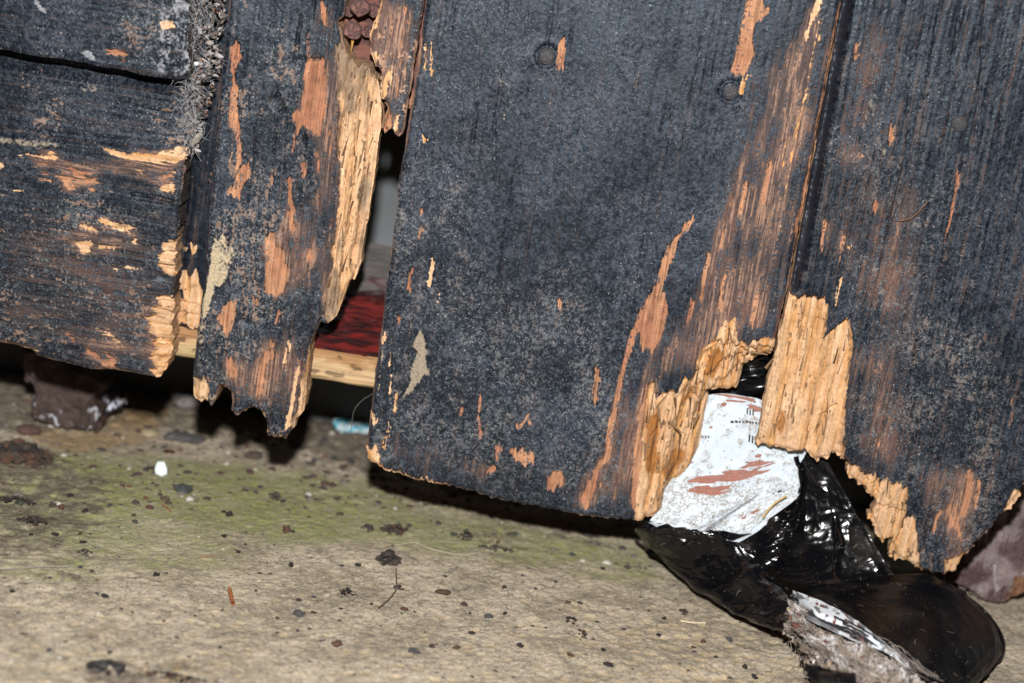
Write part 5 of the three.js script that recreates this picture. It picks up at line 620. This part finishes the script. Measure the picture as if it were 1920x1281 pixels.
pts(`155,1020,14 160,963,18 114,958,18 100,952,16 253,981,14 103,1003,16 58,1009,9 150,1006,12 172,1078,10 150,1069,9 23,1116,12 198,1121,16 248,1152,7 44,1190,10 92,1222,12 205,1224,10 292,1080,14 311,1078,8 460,1022,9 461,1000,8 447,1038,10 545,1062,14 506,1076,8 485,1076,8 559,1150,24 588,1146,11 430,968,20 537,998,24 548,1000,14 640,1062,12 671,1061,12 696,1130,10 758,1142,14 871,1134,14 916,1154,17 946,1150,10 976,1209,14 857,1214,16 810,1214,14 775,1223,18 946,1103,12 1005,1105,9 1065,1130,12 1087,1132,12 980,1081,8 1130,1224,12 1140,1250,18 1070,1231,14 1086,1186,9 1168,1183,9 1234,1194,12 1246,1160,10 1318,1206,12 1340,1236,10 1368,1202,14 1415,1268,16 1396,1254,14 1300,1216,9 1120,1166,8 1042,1094,10 835,1082,8 882,1148,7 630,1208,22 560,1124,12 588,1118,8 640,1140,9 885,1186,12 1290,1262,8 1216,1146,9 1210,1066,8 1130,1068,10 480,1108,8 520,1156,9 365,1156,7 330,1196,8 412,1214,7 420,960,12 250,968,12 300,930,12 205,952,14 130,930,14 420,1008,12`).forEach(([px, py, w], i) => {
  const m = CR.clone(); m.geometry = LUMPS[i % 6]; m.material = [SOILD, SOIL, SOILD, DARKG, SOILR][(i * 7) % 5]; m.name = numbered('soil_crumb'); scene.add(m);
  const p = ground(px, py), s = w * PXM / 2; m.scale.set(s * R(0.7, 1), s * R(0.4, 0.7), s * R(0.5, 0.8)); m.rotation.y = R(0, 6); m.position.set(p.x, p.y + s * 0.3, p.z);
  m.userData = { label: 'small dark crumb of soil lying loose on the worn ground', category: 'soil crumb', group: 'loose soil crumbs on the ground' };
});
{ // dust-fine crumbs nobody could count, thicker under the boards
  const geo = sphUV(lump(5, 1, 0.6)), N = 2000, im = new THREE.InstancedMesh(geo, new THREE.MeshStandardMaterial({ roughness: 0.95 }), N), M = new THREE.Matrix4(), q = new THREE.Quaternion(), col = new THREE.Color();
  for (let i = 0; i < N; i++) {
    let p; if (i < 1300) { const a = F(R(-60, 1250), R(700, 960)); p = a; if (p.z < -0.15) p.z = R(-0.15, -0.02); } else p = F(R(-20, 1500), 860 + 430 * Math.sqrt(rnd()));
    const s = (i < 1300 ? 0.0003 + 0.0016 * Math.pow(rnd(), 3) : 0.00018 + 0.0006 * Math.pow(rnd(), 4)); p.y = groundY(p.x, p.z) + s * 0.3; q.setFromAxisAngle(V(0, 1, 0), R(0, 6)); M.compose(p, q, V(s * R(0.7, 1.4), s * R(0.5, 0.9), s)); im.setMatrixAt(i, M);
    const k = rnd(); k < 0.7 ? col.setRGB(0.06 * R(0.6, 1.5), 0.047 * R(0.7, 1.3), 0.04) : k < 0.9 ? col.setRGB(0.17, 0.14, 0.12) : k < 0.925 ? col.setRGB(0.13, 0.06, 0.035) : col.setRGB(0.5, 0.47, 0.42); im.setColorAt(i, col);
  }
  im.name = 'soil_grit'; im.castShadow = im.receiveShadow = true; im.userData = { label: 'fine dark grit sprinkled over the ground and under the boards', category: 'grit', kind: 'stuff' }; scene.add(im);
}
{ // packed crumbs and cobweb in the gap beside the horizontal boards
  const l = [], col = new THREE.Color(), pal = [[0.17, 0.145, 0.13], [0.11, 0.09, 0.08], [0.32, 0.28, 0.25], [0.40, 0.37, 0.36], [0.22, 0.11, 0.065], [0.06, 0.055, 0.055]];
  const tri = sphUV(lump(9, 2, 0.75));
  for (let i = 0; i < 820; i++) {
    const py = -30 + 320 * Math.pow(rnd(), 1.25), f = py / 300, x0 = 350 + 12 * Math.max(0, f) - (py > 200 ? (py - 200) * 0.12 : 0), x1 = py < 110 ? 424 - py * 0.1 : mix(414, 372, ss(110, 280, py)); const px = R(x0, x1), s = (2 + 9 * Math.pow(rnd(), 1.8)) * (py > 150 ? 0.8 : 1) * PXM * 0.5;
    if (Math.hypot((px - 369) / 11, (py - 96) / 14) < 1) continue;
    const p = W(px, py, R(-0.0105, -0.004)), g = tri.clone(); g.scale(s * R(0.5, 1.9), s * R(0.3, 1.1), s * R(0.4, 1)); g.rotateZ(R(0, 6)); g.rotateX(R(0, 6)); g.translate(p.x, p.y, p.z);
    col.setRGB(...pal[(rnd() * 6) | 0]); const c = new Float32Array(g.attributes.position.count * 3), k = R(0.7, 1.25); for (let v = 0; v < c.length; v += 3) { c[v] = col.r * k; c[v + 1] = col.g * k; c[v + 2] = col.b * k; } g.setAttribute('color', new THREE.BufferAttribute(c, 3)); l.push(g);
  }
  const m = mesh('debris_clump', mergeGeometries(l), new THREE.MeshStandardMaterial({ vertexColors: true, roughness: 0.95 })); m.userData = { label: 'grey crumbs packed in the gap between the horizontal boards and the narrow board', category: 'debris', kind: 'stuff' };
  const th = []; for (let i = 0; i < 520; i++) { const py = -20 + 300 * Math.pow(rnd(), 1.2), px = 352 + R(-34, 62) * (py < 150 ? 1 : 0.45) * (rnd() < 0.7 ? 0.6 : 1), a = W(px, py, R(-0.003, 0.0046)), b = W(px + R(-26, 26), py + R(-34, 34), R(-0.003, 0.0046)); th.push([a, b, 0.0012]); }
  const w = mesh('cobweb', fibres(th, 0.00002, 0.00006), new THREE.MeshStandardMaterial({ color: new THREE.Color().setRGB(0.42, 0.42, 0.45), roughness: 0.8 })); w.userData = { label: 'dusty grey cobweb across the gap and the ends of the horizontal boards', category: 'cobweb', kind: 'stuff' };
  const ch = sphUV(lump(61, 3, 0.4)); const mm = mesh('rag_scrap', ch, rough3(0.42, 0.36, 0.29)); const p = W(366, 262, -0.005); mm.position.copy(p); mm.scale.set(0.0014, 0.0052, 0.0014); mm.rotation.z = -0.62; mm.userData = { label: 'beige twisted scrap hanging at the foot of the packed debris', category: 'scrap' };
  const wb = sphUV(lump(63, 2, 0.5)), wm = mesh('white_speck', wb, new THREE.MeshStandardMaterial({ color: new THREE.Color().setRGB(0.75, 0.76, 0.74), roughness: 0.7 })); wm.position.copy(W(368, 120, 0)); wm.scale.setScalar(0.0012); wm.userData = { label: 'white blob caught in the cobweb', category: 'speck' };
}
{ // single twigs and strands
  const tube = (name, label, cat, pl, r, rgb, rough = 0.85) => { const c = new THREE.CatmullRomCurve3(pl), ge = new THREE.TubeGeometry(c, 40, r, 6), q = ge.attributes.position; for (let k = 0; k < q.count; k++) { const a = n3(q.getX(k) * 900, q.getY(k) * 900, q.getZ(k) * 900) - 0.5; q.setXYZ(k, q.getX(k) + a * r, q.getY(k) + a * r, q.getZ(k) + a * r); } ge.computeVertexNormals(); const m = mesh(name, ge, new THREE.MeshStandardMaterial({ color: new THREE.Color().setRGB(...rgb), roughness: rough })); m.userData = { label, category: cat }; };
  const gp = (s, up) => pts(s).map(([a, b]) => ground(a, b).add(V(0, up, 0)));
  tube('wood_splinter', 'short orange splinter standing out on the pale ground', 'splinter', gp('430,1108 433,1122 436,1136', 0.0009), 0.0008, [0.38, 0.13, 0.04]);
  tube('twig', 'thin dark twig at the edge of the picture, on the ground', 'twig', gp('-20,1076 25,1074 80,1072 130,1073', 0.0007), 0.00035, [0.2, 0.17, 0.14]);
  tube('root', 'curved thread of root trailing from the largest soil clump', 'root', gp('742,1070 743,1090 744,1104 732,1122 710,1142', 0.0008), 0.00028, [0.12, 0.08, 0.05]);
  tube('straw', 'pale short straw on the ground under the rolled plastic', 'straw', gp('1276,1166 1296,1170 1322,1171', 0.0006), 0.00035, [0.6, 0.5, 0.34]);
  tube('twig', 'fine curved twig beside the wide board shadow', 'twig', gp('740,1026 780,1022 800,1030 860,1042 900,1040', 0.0005), 0.00022, [0.4, 0.34, 0.26]);
  tube('twig', 'red brown needle on the algae', 'twig', gp('303,950 311,956 320,963', 0.0005), 0.0003, [0.3, 0.11, 0.04]);
  tube('twig', 'brown needle among crumbs on the pale ground', 'twig', gp('375,1048 390,1048 402,1047', 0.0005), 0.0003, [0.25, 0.12, 0.05]);
  tube('hair_strand', 'dark curled hair hanging in the gap before the blue scrap', 'hair', [W(700, 738, -0.02), W(680, 750, -0.018), W(664, 770, -0.016), W(659, 800, -0.016), W(654, 832, -0.018)], 0.00014, [0.12, 0.1, 0.09]);
  tube('hair_strand', 'short dark hair stuck on the paint of the wide board', 'hair', [W(1012, 514, 0.0006), W(1030, 505, 0.0012), W(1046, 499, 0.0006)], 0.00016, [0.03, 0.02, 0.02]);
  tube('hair_strand', 'brown curved hair stuck on the board past the joint', 'hair', [W(1685, 415, 0.0004), W(1710, 408, 0.0012), W(1740, 378, 0.0004)], 0.00018, [0.25, 0.13, 0.08]);
}
{ // the flash head itself, above the lens
  const g = group('camera_flash', 'small dark flash head of the camera with white window', 'camera flash'); g.position.copy(flashAt); g.quaternion.copy(camera.quaternion);
  const hs = new THREE.BoxGeometry(0.075, 0.05, 0.09); hs.translate(0, 0, 0.062); mesh('housing', hs, new THREE.MeshStandardMaterial({ color: 0x0a0a0a, roughness: 0.5 }), g);
  const wn = new THREE.BoxGeometry(0.055, 0.035, 0.003); wn.translate(0, 0, 0.0155); mesh('window', wn, new THREE.MeshStandardMaterial({ color: 0xffffff, emissive: 0xffffff, emissiveIntensity: 0.4, roughness: 0.4 }), g);
}
renderer.render(scene, camera);
